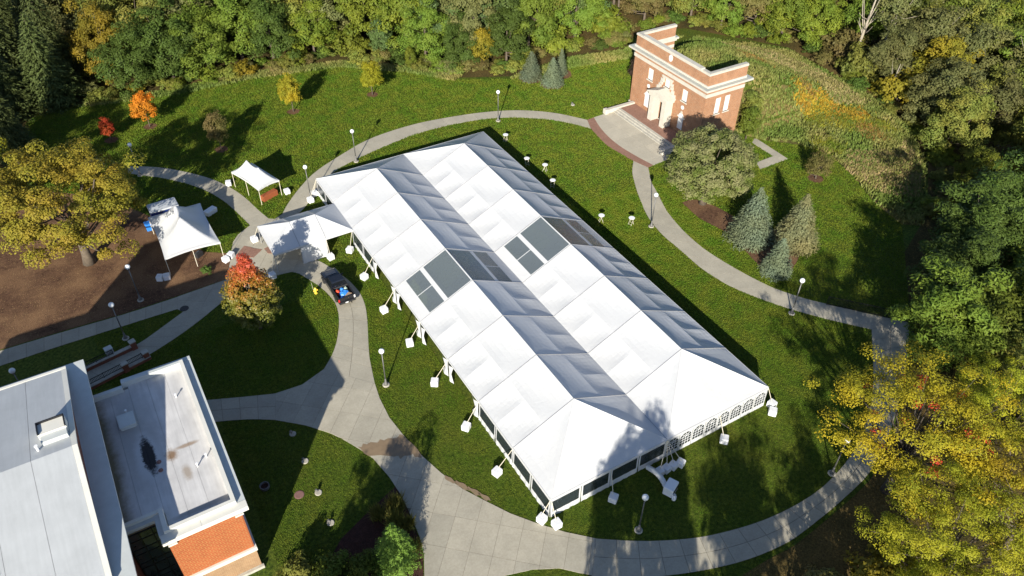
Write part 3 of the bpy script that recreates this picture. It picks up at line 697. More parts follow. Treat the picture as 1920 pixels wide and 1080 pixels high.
def wall_arch(o, d, nrm, a0, a1, wz0=.50, wzs=1.50, rise=.58, side=.11):
    """cloth panel with an arched window: rectangle below, half round above, with glazing bars"""
    b0, b1 = a0 + side, a1 - side; am = (b0 + b1) / 2; hw = (b1 - b0) / 2
    arch = [(am + hw * math.cos(math.pi * k / 12), wzs + rise * math.sin(math.pi * k / 12)) for k in range(13)]      # right to left
    mb = MB()
    pts = lambda L_: [wallpt(o, d, nrm, a, z) for a, z in L_]
    mb.add(pts([(a0, 0), (a1, 0), (a1, wz0), (b1, wz0), (b0, wz0), (a0, wz0)]), [(0, 1, 2, 3, 4, 5)])
    mb.add(pts([(a0, wz0), (b0, wz0), (b0, wzs), (a0, wzs)]), [(0, 1, 2, 3)])
    mb.add(pts([(b1, wz0), (a1, wz0), (a1, wzs), (b1, wzs)]), [(0, 1, 2, 3)])
    for k in range(12):
        (x0, z0), (x1, z1) = arch[k], arch[k + 1]
        mb.add(pts([(x0, z0), (x0, 2.3) if k else (a1, 2.3), (x1, 2.3) if k < 11 else (a0, 2.3), (x1, z1)]), [(0, 1, 2, 3)])
    mb.add(pts([(b1, wzs), (a1, wzs), (a1, 2.3)]), [(0, 1, 2)]); mb.add(pts([(a0, wzs), (b0, wzs), (a0, 2.3)]), [(0, 1, 2)])
    w = mb.build('arched_wall', 'tent_cloth', tent)
    pn = [(b0, wz0), (b1, wz0)] + arch
    MB().add([wallpt(o, d, nrm, a, z, -.02) for a, z in pn], [tuple(range(len(pn)))]).build('window_pane', 'window_vinyl', w)
    def bar(p, q2):
        MB().tube([wallpt(o, d, nrm, *p, -.005), wallpt(o, d, nrm, *q2, -.005)], .022, 4).build('glazing_bar', 'tent_cloth', w)
    for k in (1, 2, 3): bar((b0 + (b1 - b0) * k / 4, wz0), (b0 + (b1 - b0) * k / 4, wzs))
    for k in (1, 2, 3): bar((b0, wz0 + (wzs - wz0) * k / 3), (b1, wz0 + (wzs - wz0) * k / 3))
    for k in (3, 6, 9): bar((am, wzs + .02), arch[k])
    ar = [(am + hw * .55 * math.cos(math.pi * k / 8), wzs + rise * .55 * math.sin(math.pi * k / 8)) for k in range(9)]
    MB().tube([wallpt(o, d, nrm, a, z, -.005) for a, z in ar], .018, 4).build('glazing_bar', 'tent_cloth', w)
FO, FD, FN = (0, 0), (1, 0), (0, -1)
for j in range(4):
    wall_window(FO, FD, FN, j * SPAN / 4 + .05, (j + 1) * SPAN / 4 - .02)
for j in range(8):
    wall_arch(FO, FD, FN, SPAN + j * SPAN / 8 + .03, SPAN + (j + 1) * SPAN / 8 - .01)
LO, LD, LN = (0, 0), (0, 1), (-1, 0)
for k in (0, 1, 6, 8):
    for h in (0, 1):
        a0 = ST[k] + (ST[k + 1] - ST[k]) * h / 2; a1 = ST[k] + (ST[k + 1] - ST[k]) * (h + 1) / 2
        wall_window(LO, LD, LN, a0 + .06, a1 - .04)
for k in range(9):
    for h in (0, 1):
        a0 = ST[k] + (ST[k + 1] - ST[k]) * h / 2; a1 = ST[k] + (ST[k + 1] - ST[k]) * (h + 1) / 2
        wall_window((2 * SPAN, 0), (0, 1), (1, 0), a0 + .06, a1 - .04)
for j in range(8):
    wall_window((0, 54.54), (1, 0), (0, 1), j * SPAN / 4 + .05, (j + 1) * SPAN / 4 - .02)
# drawn-back curtains tied at the poles of the open bays
def curtain(y, w, lean):
    n = 14; rings = []
    for z, sc_ in ((2.3, 1.0), (1.5, .62), (.95, .40), (.55, .62), (.05, .95)):
        rings.append([(-.06 - .13 * sc_ * (1 + .5 * math.sin(5 * t + y)) * math.sin(math.pi * t), y + lean * w * (t * sc_ + (1 - sc_) * .15), z) for t in [k / n for k in range(n + 1)]])
    MB().loft(rings, close=False).build('tied_curtain', 'tent_cloth', tent, smooth=True)
for k in (2, 3, 4, 5):
    if k > 2: curtain(ST[k] - .05, 1.1, -1)
    curtain(ST[k] + .05, 1.3, 1)
curtain(ST[6] - .05, 1.2, -1)
# ballast blocks and their straps
blk = MB().bev((-.36, -.36, 0), (.36, .36, .62), .05); blk.add([(-.05, -.05, .625), (.05, -.05, .625), (.05, .05, .625), (-.05, .05, .625)], [(0, 1, 2, 3)])
blk_me = blk.mesh('ballast_block'); blk_me.materials.append(M['block_wrap'])
n_blk = 0
def ballast(x, y, label, group, rz=None, s=1.0):
    global n_blk
    n_blk += 1
    o = put('ballast_block', blk_me, 'block_wrap', None, (x, y, .012), rz if rz is not None else (n_blk * 1.9) % 1.57)
    o.scale = (s, s, s)
    return tag(o, label, 'ballast block', group)
def strap(p, q2, parent=tent, off=(TX, TY)):
    MB().tube([(p[0] - off[0], p[1] - off[1], p[2]), (q2[0] - off[0], q2[1] - off[1], q2[2])], .028, 5).build('guy_strap', 'strap', parent)
ORD = ['first', 'second', 'third', 'fourth', 'fifth', 'sixth', 'seventh', 'eighth', 'ninth', 'tenth']
side_blocks = [(20.31, 35.49), (20.35, 41.25), (20.29, 47.57), (20.5, 53.71), (20.26, 59.62), (20.57, 65.79), (21.0, 71.17)]
for i, (x, y) in enumerate(side_blocks):
    ballast(x, y, f'white ballast block on the grass, {ORD[i]} from the front corner along the tent\'s drive side', 'blocks along the long side')
    strap((TX - .02, TY + ST[i + 1], 2.45), (x + .1, y + .05, .63))
GB = 'blocks round the tent ends'
for x, y, t in [(21.18, 29.61, 'white ballast block left of the tent\'s nearest corner pole'), (21.98, 28.6, 'white ballast block in front of the tent\'s nearest corner, almost touching the concrete')]:
    ballast(x, y, t, GB, .35 if x < 21.5 else .02); strap((TX, TY, 2.45), (x, y + .1, .63))
ballast(27.45, 28.26, 'white ballast block in front of the plain-windowed end, at its middle pole', GB, .6); strap((TX + SPAN / 2, TY, 2.4), (27.5, 28.4, .63))
ballast(39.83, 28.22, 'white ballast block in front of the middle of the arched-window end', GB, .75); strap((TX + SPAN * 1.5, TY, 2.4), (39.85, 28.4, .63))
ballast(46.02, 28.39, 'front one of two ballast blocks touching at the arched-window corner', GB, .7)
ballast(46.62, 29.1, 'rear one of two ballast blocks touching at the arched-window corner', GB, .15); strap((TX + 2 * SPAN, TY, 2.45), (46.45, 29.0, .63))
for i, (x, y) in enumerate([(32.55, 28.40), (33.27, 28.36), (34.0, 28.32), (34.74, 28.2)]):
    ballast(x, y, f'{ORD[i]} from the left in the row of four ballast blocks under the valley end', GB, .12 * i + .05, .93)
    strap((TX + SPAN, TY, 2.42), (x, y, .6))
ballast(21.51, 84.39, 'ballast block tight against the tent\'s far left corner', GB, .1); ballast(20.55, 83.25, 'ballast block on the path side of the far left corner, by a lamp post', GB, .1)
strap((TX, TY + 54.54, 2.45), (21.4, 84.3, .63)); strap((TX, TY + 54.54, 2.45), (20.6, 83.3, .63))
# heater and hose by the tent front
h = thing('tent_heater', 'white box heater with a fat hose into the tent\'s valley end', 'heater', (32.15, 26.5, 0), .45)
MB().bev((-.62, -.45, .12), (.62, .45, 1.05), .06).build('housing', 'plastic_white', h)
MB().box((-.5, -.47, .35), (.5, -.452, .85)).build('grille', 'black_plastic', h)
for sx_ in (-.45, .45):
    for sy_ in (-.3, .3): MB().lathe([(.1, 0), (.1, .12)], 8, (sx_, sy_, 0)).build('wheel', 'tyre', h)
pts = []
for i in range(16):
    t = i / 15; pts.append((.15 * math.sin(t * 4) - .1 + t * 1.15, .40 + t * 2.2, .55 + .15 * math.sin(t * 3) - .15 * t))
MB().tube(pts, [.23 + (.02 if i % 2 else 0) for i in range(16)], 10).build('air_hose', 'duct', h, smooth=False)
tk = thing('gas_bottle', 'small white gas bottle standing behind the tent heater', 'gas bottle', (31.93, 25.72, 0))
MB().lathe([(.19, 0), (.2, .05), (.2, .42), (.13, .52), (.05, .56)], 14).build('bottle', 'plastic_white', tk, smooth=True)
MB().lathe([(.13, .56), (.13, .66), (.115, .66), (.115, .56)], 12, cap0=False, cap1=False).build('collar', 'plastic_white', tk)
# chairs seen through the front window
def chair(x, y, rz, label):
    c = thing('folding_chair', label, 'chair', (x, y, 0), rz, 'chairs inside the tent')
    MB().bev((-.21, -.2, .42), (.21, .2, .46), .015).build('seat', 'plastic_white', c)
    MB().box((-.21, .2, .62), (.21, .225, .86)).build('backrest', 'plastic_white', c)
    for sx_ in (-1, 1):
        MB().tube([(sx_ * .22, -.22, 0), (sx_ * .22, .215, .88)], .014, 5).build('leg', 'plastic_white', c)
        MB().tube([(sx_ * .2, .24, 0), (sx_ * .2, -.15, .45)], .014, 5).build('leg', 'plastic_white', c)
chair(23.4, 30.6, .4, 'white folding chair just inside the tent\'s nearest corner window')
chair(24.5, 30.9, -.6, 'white folding chair further from the corner behind the first window')

# ------------------------------------------------------------------ entrance canopy
can = thing('entrance_canopy', 'white hip-roofed walkway canopy joining the plaza to the big tent', 'canopy', (12.55, 71.75, 0))
CW, CD, CE, CR, A1, A2 = 9.35, 6.15, 2.5, 3.95, 3.02, 6.06
c0, c1 = (A1, CD / 2, CR), (A2, CD / 2, CR)
tri_panel((0, 0, CE), (0, CD, CE), c0, .1).build('roof_panel', 'tent_cloth', can)
tri_panel((0, 0, CE), (A1, 0, CE), c0, .08).build('roof_panel', 'tent_cloth', can)
tri_panel((0, CD, CE), (A1, CD, CE), c0, .08).build('roof_panel', 'tent_cloth', can)
tri_panel((A2, 0, CE), (CW, 0, CE), c1, .08).build('roof_panel', 'tent_cloth', can)
tri_panel((A2, CD, CE), (CW, CD, CE), c1, .08).build('roof_panel', 'tent_cloth', can)
tri_panel((CW, 0, CE), (CW, CD, CE), c1, .1).build('roof_panel', 'tent_cloth', can)
grid_panel((A1, 0, CE), c0, c1, (A2, 0, CE), .1).build('roof_panel', 'tent_cloth', can)
grid_panel((A1, CD, CE), c0, c1, (A2, CD, CE), .1).build('roof_panel', 'tent_cloth', can)
for a, b2 in (((A1, 0, CE), c0), (c0, (A1, CD, CE)), ((A2, 0, CE), c1), (c1, (A2, CD, CE))):
    MB().tube([(a[0], a[1], a[2] + .02), (b2[0], b2[1], b2[2] + .02)], .025, 5).build('rafter_seam', 'tent_seam', can)
for (x0, x1) in ((0, A1), (A1, A2), (A2, CW)):
    for y in (0, CD): MB().box((x0 + .01, y - .03, CE - .22), (x1 - .01, y + .03, CE - .005)).build('valance', 'tent_cloth', can)
MB().box((-.03, .01, CE - .22), (.03, CD - .01, CE - .005)).build('valance', 'tent_cloth', can)
for x in (.02, A1, A2, CW - .1):
    for y in (.02, CD - .02): MB().tube([(x, y, 0), (x, y, CE)], .045, 8).build('pole', 'tent_metal', can)
w = []
for i in range(13):
    for z in (.08, 1.2, 2.3): w.append((A1 + .03 + (A2 - A1 - .06) * i / 12, -.05 - .04 * math.sin(i * 1.9) - .08 * (2.3 - z) / 2.3, z))
MB().add(w, [(i * 3 + k, i * 3 + 3 + k, i * 3 + 4 + k, i * 3 + 1 + k) for i in range(12) for k in range(2)]).build('side_curtain', 'tent_cloth', can)
for (x, y, t) in [(12.0, 78.7, 'ballast block on the plaza at the canopy\'s far outer corner'), (18.6, 71.05, 'ballast block on the grass where the canopy\'s side curtain ends'), (11.75, 71.1, 'ballast block half hidden by the red maple at the canopy corner')]:
    ballast(x, y, t, 'blocks round the canopies', .15)
for p, q2 in (((12.57, 77.9, 2.4), (12.05, 78.6, .62)), ((18.6, 71.77, 2.4), (18.6, 71.1, .62)), ((12.57, 71.77, 2.4), (11.8, 71.15, .62))):
    strap(p, q2, can, (12.55, 71.75))

# ------------------------------------------------------------------ peaked canopies
def peak_tent(name, label, cx, cy, w, l, rz, eave, peak, seg, bow):
    """w along local x, l along local y; two peaks at (0, +-seg)"""
    t = thing(name, label, 'canopy', (cx, cy, 0), rz)
    n, m = 28, 36; vs = []
    for i in range(n + 1):
        for j in range(m + 1):
            a, b2 = -1 + 2 * i / n, -1 + 2 * j / m
            x, y = a * w / 2, b2 * l / 2
            x *= 1 - bow * (1 - abs(b2) ** 2) * abs(a) ** 6; y *= 1 - bow * .7 * (1 - abs(a) ** 2) * abs(b2) ** 6
            yy = max(-seg, min(seg, y)); dx, dy = x, y - yy
            rx = abs(dx) / (w / 2); ry = abs(dy) / (l / 2 - seg)
            rho = min(1, max(rx, ry) * .75 + .25 * math.hypot(rx, ry) / max(1, math.hypot(rx, ry) / max(rx, ry, 1e-6)) if max(rx, ry) > 0 else 0)
            hh = (1 - rho) ** 1.55
            dip = 1 - .22 * (1 - (yy / seg) ** 2) if seg > 0 else 1
            z = eave + (peak - eave) * hh * dip - .16 * (1 - hh) ** 3 * ((1 - b2 * b2) * abs(a) ** 8 + (1 - a * a) * abs(b2) ** 8) * -.6
            vs.append((x, y, z))
    MB().add(vs, [(i * (m + 1) + j, (i + 1) * (m + 1) + j, (i + 1) * (m + 1) + j + 1, i * (m + 1) + j + 1) for i in range(n) for j in range(m)]).build('roof_cloth', 'tent_cloth', t, smooth=True)
    # valance strips round the edge
    edge = [vs[i * (m + 1)] for i in range(n + 1)], [vs[i * (m + 1) + m] for i in range(n + 1)], [vs[j] for j in range(m + 1)], [vs[n * (m + 1) + j] for j in range(m + 1)]
    for e in edge:
        k = len(e)
        MB().add(list(e) + [(x, y, z - .22) for x, y, z in e], [(i, i + 1, k + i + 1, k + i) for i in range(k - 1)]).build('valance', 'tent_cloth', t)
    legs = [(sx_ * w / 2 * .98, sy_ * l / 2 * .98) for sx_ in (-1, 1) for sy_ in (-1, 1)] + [(sx_ * w / 2 * .98 * (1 - bow), 0) for sx_ in (-1, 1)]
    if w > 5: legs += [(0, sy_ * l / 2 * .97) for sy_ in (-1, 1)]
    for x, y in legs: MB().tube([(x, y, 0), (x, y, eave)], .035, 6).build('pole', 'strap', t)
    return t
t1 = peak_tent('peaked_canopy', 'small white two-peaked canopy on the lawn beside the curving path', 15.55, 88.9, 3.05, 6.05, R(17.2), 2.3, 4.15, 1.3, .05)
t2 = peak_tent('peaked_canopy', 'large white two-peaked canopy in front of the yellow oak', 5.0, 81.6, 6.1, 9.0, 0, 2.4, 5.05, 1.35, .06)
for (x, y, t) in [(12.65, 92.2, 'ballast block at the outer pole of the small two-peaked canopy'), (18.6, 86.6, 'ballast block at the right pole of the small two-peaked canopy'), (8.05, 76.6, 'nearer of two ballast blocks at the large peaked canopy\'s right pole'), (8.78, 77.1, 'farther of two ballast blocks at the large peaked canopy\'s right pole'), (.85, 76.95, 'left one of two ballast blocks on the mulch by the large peaked canopy'), (1.55, 76.75, 'right one of two ballast blocks on the mulch by the large peaked canopy')]:
    ballast(x, y, t, 'blocks round the canopies', None, .95)
o = thing('white_cooler', 'long white cooler box behind the large peaked canopy on the grass', 'cooler', (9.0, 87.0, 0), .5)
MB().bev((-.75, -.4, 0), (.75, .4, .5), .05).build('box', 'plastic_white', o); MB().bev((-.77, -.42, .5), (.77, .42, .6), .04).build('lid', 'plastic_white', o)
# table with a rust-coloured cover under the small canopy
o = thing('draped_table', 'table with a rust coloured cover at the edge of the small canopy', 'table', (16.35, 86.75, 0), R(20.8))
MB().bev((-1.1, -.34, 0), (1.1, .34, .76), .03).build('table_cover', 'banner', o); MB().box((-1.0, -.26, .765), (1.0, .26, .78)).build('table_top', 'banner', o)
# trailer behind the large canopy
tr_ = thing('box_trailer', 'dark blue box trailer with a pale roof half behind the large canopy', 'trailer', (4.0, 87.6, 0), R(2))
MB().box((-1.6, -.95, .45), (1.6, .95, 2.45)).build('body', 'trailer_blue', tr_); MB().bev((-1.66, -1.0, 2.45), (1.66, 1.0, 2.62), .06).build('roof', 'trailer_roof', tr_)
MB().box((-1.615, -.5, .6), (-1.602, .5, 2.2)).build('door', 'trailer_blue', tr_)
for sx_ in (-.5, .5):
    for sy_ in (-1, 1):
        mb = MB().lathe([(.1, -.1), (.33, -.1), (.33, .1), (.1, .1)], 16); mb.v = [(sx_ + x, sy_ * .98 + z, .33 + y) for x, y, z in mb.v]; mb.build('wheel', 'tyre', tr_)
MB().tube([(1.6, 0, .5), (2.6, 0, .5)], .05).build('drawbar', 'iron', tr_)
b_ = thing('blue_bin', 'bright blue plastic bin beside the box trailer', 'bin', (1.75, 87.2, 0))
MB().loft([[(-.3, -.3, 0), (.3, -.3, 0), (.3, .3, 0), (-.3, .3, 0)], [(-.36, -.36, .95), (.36, -.36, .95), (.36, .36, .95), (-.36, .36, .95)]], True, True).build('bin_body', 'blue_tarp', b_); MB().bev((-.39, -.39, .95), (.39, .39, 1.03), .02).build('lid', 'blue_tarp', b_)
# small dark generator on the mulch under the canopy
o = thing('speaker_case', 'small black case on the mulch under the large canopy', 'case', (5.6, 79.1, .012), .5)
MB().bev((-.45, -.3, 0), (.45, .3, .55), .04).build('case_body', 'black_plastic', o); MB().tube([(-.2, 0, .55), (-.15, 0, .66), (.15, 0, .66), (.2, 0, .55)], .02).build('handle', 'chrome', o)
# ------------------------------------------------------------------ lamp posts
def lamp():
    t = thing('lamp_post', '-', 'lamp post')
    MB().lathe([(.34, 0), (.34, .10), (.31, .13)], 20).build('footing', 'kerb', t)
    MB().lathe([(.22, .12), (.20, .28), (.12, .42), (.085, .75), (.07, .9)], 16).build('base', 'lamp_base', t, smooth=True)
    MB().lathe([(.062, .85), (.05, 4.28)], 12).build('pole', 'lamp_pole', t, smooth=True)
    MB().lathe([(.07, 4.24), (.13, 4.30), (.15, 4.42), (.11, 4.46)], 14).build('collar', 'lamp_base', t)
    MB().lathe([(.12, 4.44)] + [(.27 * math.cos(a), 4.66 + .27 * math.sin(a)) for a in [R(-62 + 15 * k) for k in range(11)]] + [(.02, 4.93)], 20).build('globe', 'lamp_globe', t, smooth=True)
    return t
lp = lamp()
lamps = [(16.18, 49.85, 'globe lamp post on the grass between the drive and the tent\'s long side'), (-1.75, 74.44, 'globe lamp post on the mulch in front of the large peaked canopy'),
         (54.76, 57.54, 'globe lamp post beside the right-hand path, across from the big round oak'), (51.6, 89.66, 'globe lamp post on the grass behind the tent\'s far corner'),
         (29.17, 89.42, 'globe lamp post between the back path and the tent\'s far end'), (57.99, 37.51, 'globe lamp post where the right path nears the iron fence'),
         (27.52, 24.85, 'shaded globe lamp post in front of the tent beside the lower path'), (20.81, 83.99, 'globe lamp post at the tent\'s far left corner by two blocks'),
         (-4.25, 69.05, 'shaded globe lamp post between the two forking paths above the ramp'), (-13.46, 64.15, 'globe lamp post in the dark lawn beside the white-roofed hall'),
         (3.17, 100.19, 'globe lamp post at the start of the curving path behind the yellow oak'), (45.6, 20.78, 'globe lamp post under the spreading yellow locust')]
for i, (x, y, t) in enumerate(lamps):
    o = lp if i == 0 else copy_tree(lp)
    o.location = (x, y, .0); tag(o, t, 'lamp post', 'globe lamp posts along the paths')

# ------------------------------------------------------------------ cocktail tables
def ctable():
    t = thing('cocktail_table', '-', 'table')
    MB().lathe([(.365, 1.045), (.38, 1.05), (.38, 1.07), (.365, 1.078)], 28).build('table_top', 'plastic_white', t, smooth=False)
    for s in (-1, 1):
        for e in (-1, 1):
            MB().tube([(s * .3, e * .22, 0), (s * -.12, e * .22, 1.05)], .016, 6).build('leg', 'strap', t)
        MB().tube([(s * .22, -.22, .2), (s * .22, .22, .2)], .013, 5).build('crossbar', 'strap', t)
    return t
ct = ctable()
for i, (x, y, rz, t) in enumerate([(49.6, 84.08, .5, 'white round cocktail table farthest back, by the tent\'s far corner'), (48.9, 77.2, 1.4, 'white cocktail table in the tent\'s shadow edge, second from the far corner'), (50.17, 74.61, 2.2, 'white cocktail table out on the sunny grass, third from the far corner'),
                                   (49.01, 70.93, .9, 'white cocktail table hugging the tent\'s shadow, fourth from the far corner'), (49.92, 61.36, 2.6, 'white cocktail table on the open grass, nearer the tent of the last two'), (52.82, 59.08, .2, 'white cocktail table closest to the right-hand path')]):
    o = ct if i == 0 else copy_tree(ct)
    o.location = (x, y, 0); o.rotation_euler = (0, 0, rz); tag(o, t, 'table', 'round cocktail tables on the grass')

# ------------------------------------------------------------------ pickup truck, front towards +y
tk = thing('pickup_truck', 'black extended-cab pickup truck with a loaded bed parked on the drive', 'truck', (17.28, 65.4, .045), R(1.0))
HW = .96
def prof(y, z0, z1, hw, r=.12):
    return [(-hw + r * .4, y, z0), (hw - r * .4, y, z0), (hw, y, z0 + r), (hw, y, z1 - r), (hw - r, y, z1), (-hw + r, y, z1), (-hw, y, z1 - r), (-hw, y, z0 + r)]
MB().loft([prof(2.80, .42, .78, .78), prof(2.72, .38, .95, .88), prof(2.45, .36, 1.03, .93), prof(1.45, .36, 1.13, HW), prof(1.2, .34, 1.14, HW), prof(-.75, .34, 1.12, HW)], True, True).build('body', 'truck_paint', tk, smooth=False)
MB().loft([[(-.55, 2.6, .99), (.55, 2.6, .99), (.55, 2.6, 1.0), (-.55, 2.6, 1.0)], [(-.62, 1.5, 1.13), (.62, 1.5, 1.13), (.58, 1.5, 1.17), (-.58, 1.5, 1.17)]], True, True).build('hood_bulge', 'truck_paint', tk)
def cabr(z, hw, y0, y1): return [(-hw, y0, z), (hw, y0, z), (hw, y1, z), (-hw, y1, z)]
MB().loft([cabr(1.12, .93, -.72, 1.32), cabr(1.62, .76, -.60, .62), cabr(1.74, .70, -.52, .48)], False, True).build('cab', 'truck_paint', tk)
def quad(name, mat, pts, parent=tk, th_=0.006):
    MB().add(pts, [(0, 1, 2, 3)]).build(name, mat, parent)
quad('windshield', 'car_glass', [(-.84, 1.262, 1.17), (.84, 1.262, 1.17), (.71, .69, 1.60), (-.71, .69, 1.60)])
quad('rear_window', 'car_glass', [(.78, -.722, 1.20), (-.78, -.722, 1.20), (-.68, -.622, 1.58), (.68, -.622, 1.58)])
for s in (-1, 1):
    for a, b2, c, d in ((.98, .12, .10, .56), (.04, -.62, -.54, .04)):
        quad('side_window', 'car_glass', [(s * .922, a, 1.18), (s * .922, b2, 1.18), (s * .775, c, 1.58), (s * .775, d, 1.58)])
    MB().cbox((s * 1.06, 1.0, 1.17), (.2, .1, .16)).build('mirror', 'truck_trim', tk)
    mb = MB().box((s * .96 - .02, -2.72, .55), (s * .96 + .02, -.78, 1.10)); mb.build('bed_side', 'truck_paint', tk)
    MB().box((s * .90 - .05, -2.72, 1.10), (s * .90 + .085, -.78, 1.125)).build('bed_rail', 'truck_trim', tk)
    for y in (1.85, -1.75):
        w = thing('wheel', None, None); w.parent = tk
        w.location = (s * .86, y, .36)
        mb = MB().lathe([(.2, -.11), (.33, -.12), (.36, -.08), (.36, .08), (.33, .12), (.2, .11)], 20); mb.v = [(z, x, yv) for x, yv, z in mb.v]; mb.build('tyre', 'tyre', w)
        mb = MB().lathe([(.02, .06), (.2, .1), (.21, -.1), (.02, -.1)], 14); mb.v = [(s * z, x, yv) for x, yv, z in mb.v]; mb.build('rim', 'chrome', w)
        fl = [(s * (.975 + .0 * k), y + .46 * math.cos(R(k)), .36 + .46 * math.sin(R(k))) for k in range(0, 181, 20)]
        MB().tube(fl, .035, 5).build('fender_flare', 'truck_trim', tk)
MB().box((-.94, -2.72, .50), (.94, -.78, .56)).build('bed_floor', 'bed_liner', tk)
MB().box((-.94, -2.78, .50), (.94, -2.70, 1.10)).build('tailgate', 'truck_paint', tk)
MB().box((-.92, -.80, .56), (.92, -.77, 1.08)).build('bed_front', 'bed_liner', tk)
MB().bev((-.93, -2.95, .40), (.93, -2.76, .58), .03).build('rear_bumper', 'truck_trim', tk)
MB().bev((-.90, 2.76, .36), (.90, 2.92, .60), .04).build('front_bumper', 'chrome', tk)
MB().box((-.80, -2.80, .66), (-.96, -2.74, 1.02)).build('taillight', 'red_lens', tk); MB().box((.80, -2.80, .66), (.96, -2.74, 1.02)).build('taillight', 'pale_lens', tk)  # right taillight is pale: a whitish reflection put into its lens colour
MB().box((-.82, 2.70, .70), (-.5, 2.84, .86)).build('headlight', 'pale_lens', tk); MB().box((.5, 2.70, .70), (.82, 2.84, .86)).build('headlight', 'pale_lens', tk)
MB().box((-.26, -2.965, .44), (.06, -2.952, .56)).build('license_plate', 'plastic_white', tk)
MB().box((.35, -2.90, .32), (.45, -3.1, .40)).build('tow_hitch', 'iron', tk)
for s in (-1, 1): MB().box((s * .985 - .008, .1, .98), (s * .985 + .008, .26, 1.02)).build('door_handle', 'truck_trim', tk)
def lump(name, label, cat, mat, x, y, z, w, l, h, seed, rz=0):
    r_ = random.Random(seed); mb = MB(); n = 10; rings = []
    for k, zz in enumerate((0, .35, .7, 1.0)):
        f = (1, 1.02, .86, .42)[k]
        rings.append([(w / 2 * f * math.cos(2 * math.pi * j / n) * r_.uniform(.82, 1.12), l / 2 * f * math.sin(2 * math.pi * j / n) * r_.uniform(.82, 1.12), h * zz * r_.uniform(.9, 1.1)) for j in range(n)])
    o = mb.loft(rings, True, True).build(name, mat, None, (17.28 + x, 65.4 + y, z), rz)
    return tag(o, label, cat)
lump('tarp_bundle', 'crumpled bright blue tarp in the middle of the truck bed', 'tarp', 'blue_tarp', .12, -1.75, .61, 1.1, .8, .5, 3)
lump('tarp_bundle', 'small blue tarp roll by the tailgate, left rear of the bed', 'tarp', 'blue_tarp', -.4, -2.4, .61, .6, .45, .38, 4)
lump('tarp_bundle', 'blue folded tarp near the front of the truck bed', 'tarp', 'blue_tarp', .12, -1.12, .61, .5, .45, .5, 5)
lump('cloth_bundle', 'red cloth bundle in the front left of the truck bed', 'cloth', 'red_cloth', -.42, -1.25, .61, .55, .6, .5, 6)
lump('sack', 'pale green sack in the front right of the truck bed', 'sack', 'pale_green', .52, -1.2, .61, .42, .5, .5, 7)
o = thing('cardboard_pile', 'flattened brown cardboard at the back right of the truck bed', 'cardboard', (17.28 + .38, 65.4 - 2.35, .61), .3)
MB().box((-.42, -.22, 0), (.42, .2, .28)).build('box_bottom', 'cardboard', o); MB().cbox((0, 0, .34), (.8, .5, .05), .35).build('flap', 'cardboard', o)
# hydrant
hy = thing('fire_hydrant', 'yellow fire hydrant with a marker rod at the drive edge', 'hydrant', (15.0, 66.1, 0))
MB().lathe([(.2, 0), (.2, .06), (.13, .08), (.12, .55), (.17, .57), (.17, .62), (.14, .68), (.08, .78), (.03, .82)], 14).build('barrel', 'yellow_paint', hy, smooth=False)
for s in (-1, 1):
    mb = MB().lathe([(.07, 0), (.07, .2), (.09, .2), (.09, .25)], 10); mb.v = [(s * z, x, .42 + y) for x, y, z in mb.v]; mb.build('outlet', 'yellow_paint', hy)
MB().tube([(-.15, .15, 0), (-.25, .2, 1.5)], .012).build('marker_rod', 'strap', hy)
# uplights, covers
def disc(x, y, label):
    t = thing('ground_light', label, 'light', (x, y, 0), .9, 'round concrete ground lights')
    MB().lathe([(.30, 0), (.30, .07), (.27, .09)], 18).build('concrete_pad', 'kerb', t)
    mb = MB().lathe([(.06, -.14), (.11, -.12), (.12, .14)], 12); mb.v = [(x_, y_ * .7 + z_ * .7 + .1, .32 + z_ * .7 - y_ * .7) for x_, y_, z_ in mb.v]; mb.build('lamp_head', 'lamp_base', t)
    MB().tube([(0, .08, .08), (0, .1, .3)], .02).build('stem', 'iron', t)
for x, y, t in [(6.44, 48.6, 'ground light in the shade nearest the branch path'), (6.39, 45.14, 'ground light right on the edge of the building\'s shadow'), (6.26, 41.45, 'ground light on the sunny strip beside the rusty cover'),
                (6.11, 38.15, 'ground light in tree shade nearest the mulch bed'), (64.02, 88.36, 'lone ground light on the lawn left of the brick facade')]: disc(x, y, t)
mh = thing('utility_cover', 'round rusty pink cover in the sunny strip of lawn', 'cover', (4.79, 42.07, 0)); MB().lathe([(.42, 0), (.42, .03), (.40, .035)], 24).build('rim', 'manhole_rust', mh); MB().lathe([(.36, .035), (.35, .045)], 24).build('lid', 'manhole_rust', mh)
mh = thing('utility_cover', 'dark round cover where the two left paths fork', 'cover', (1.99, 70.7, 0.03)); MB().lathe([(.46, 0), (.46, .03), (.44, .035)], 24).build('rim', 'manhole_dark', mh); MB().lathe([(.40, .035), (.39, .045)], 24).build('lid', 'manhole_dark', mh)
pl = thing('planter_ring', 'dark round planter ring in the building\'s shade on the lawn', 'planter', (2.53, 44.25, 0)); MB().lathe([(.4, 0), (.42, .3), (.34, .3), (.32, .12)], 18).build('ring', 'lamp_base', pl); MB().lathe([(.33, .1), (.3, .16)], 16).build('soil', 'mulch_dark', pl)

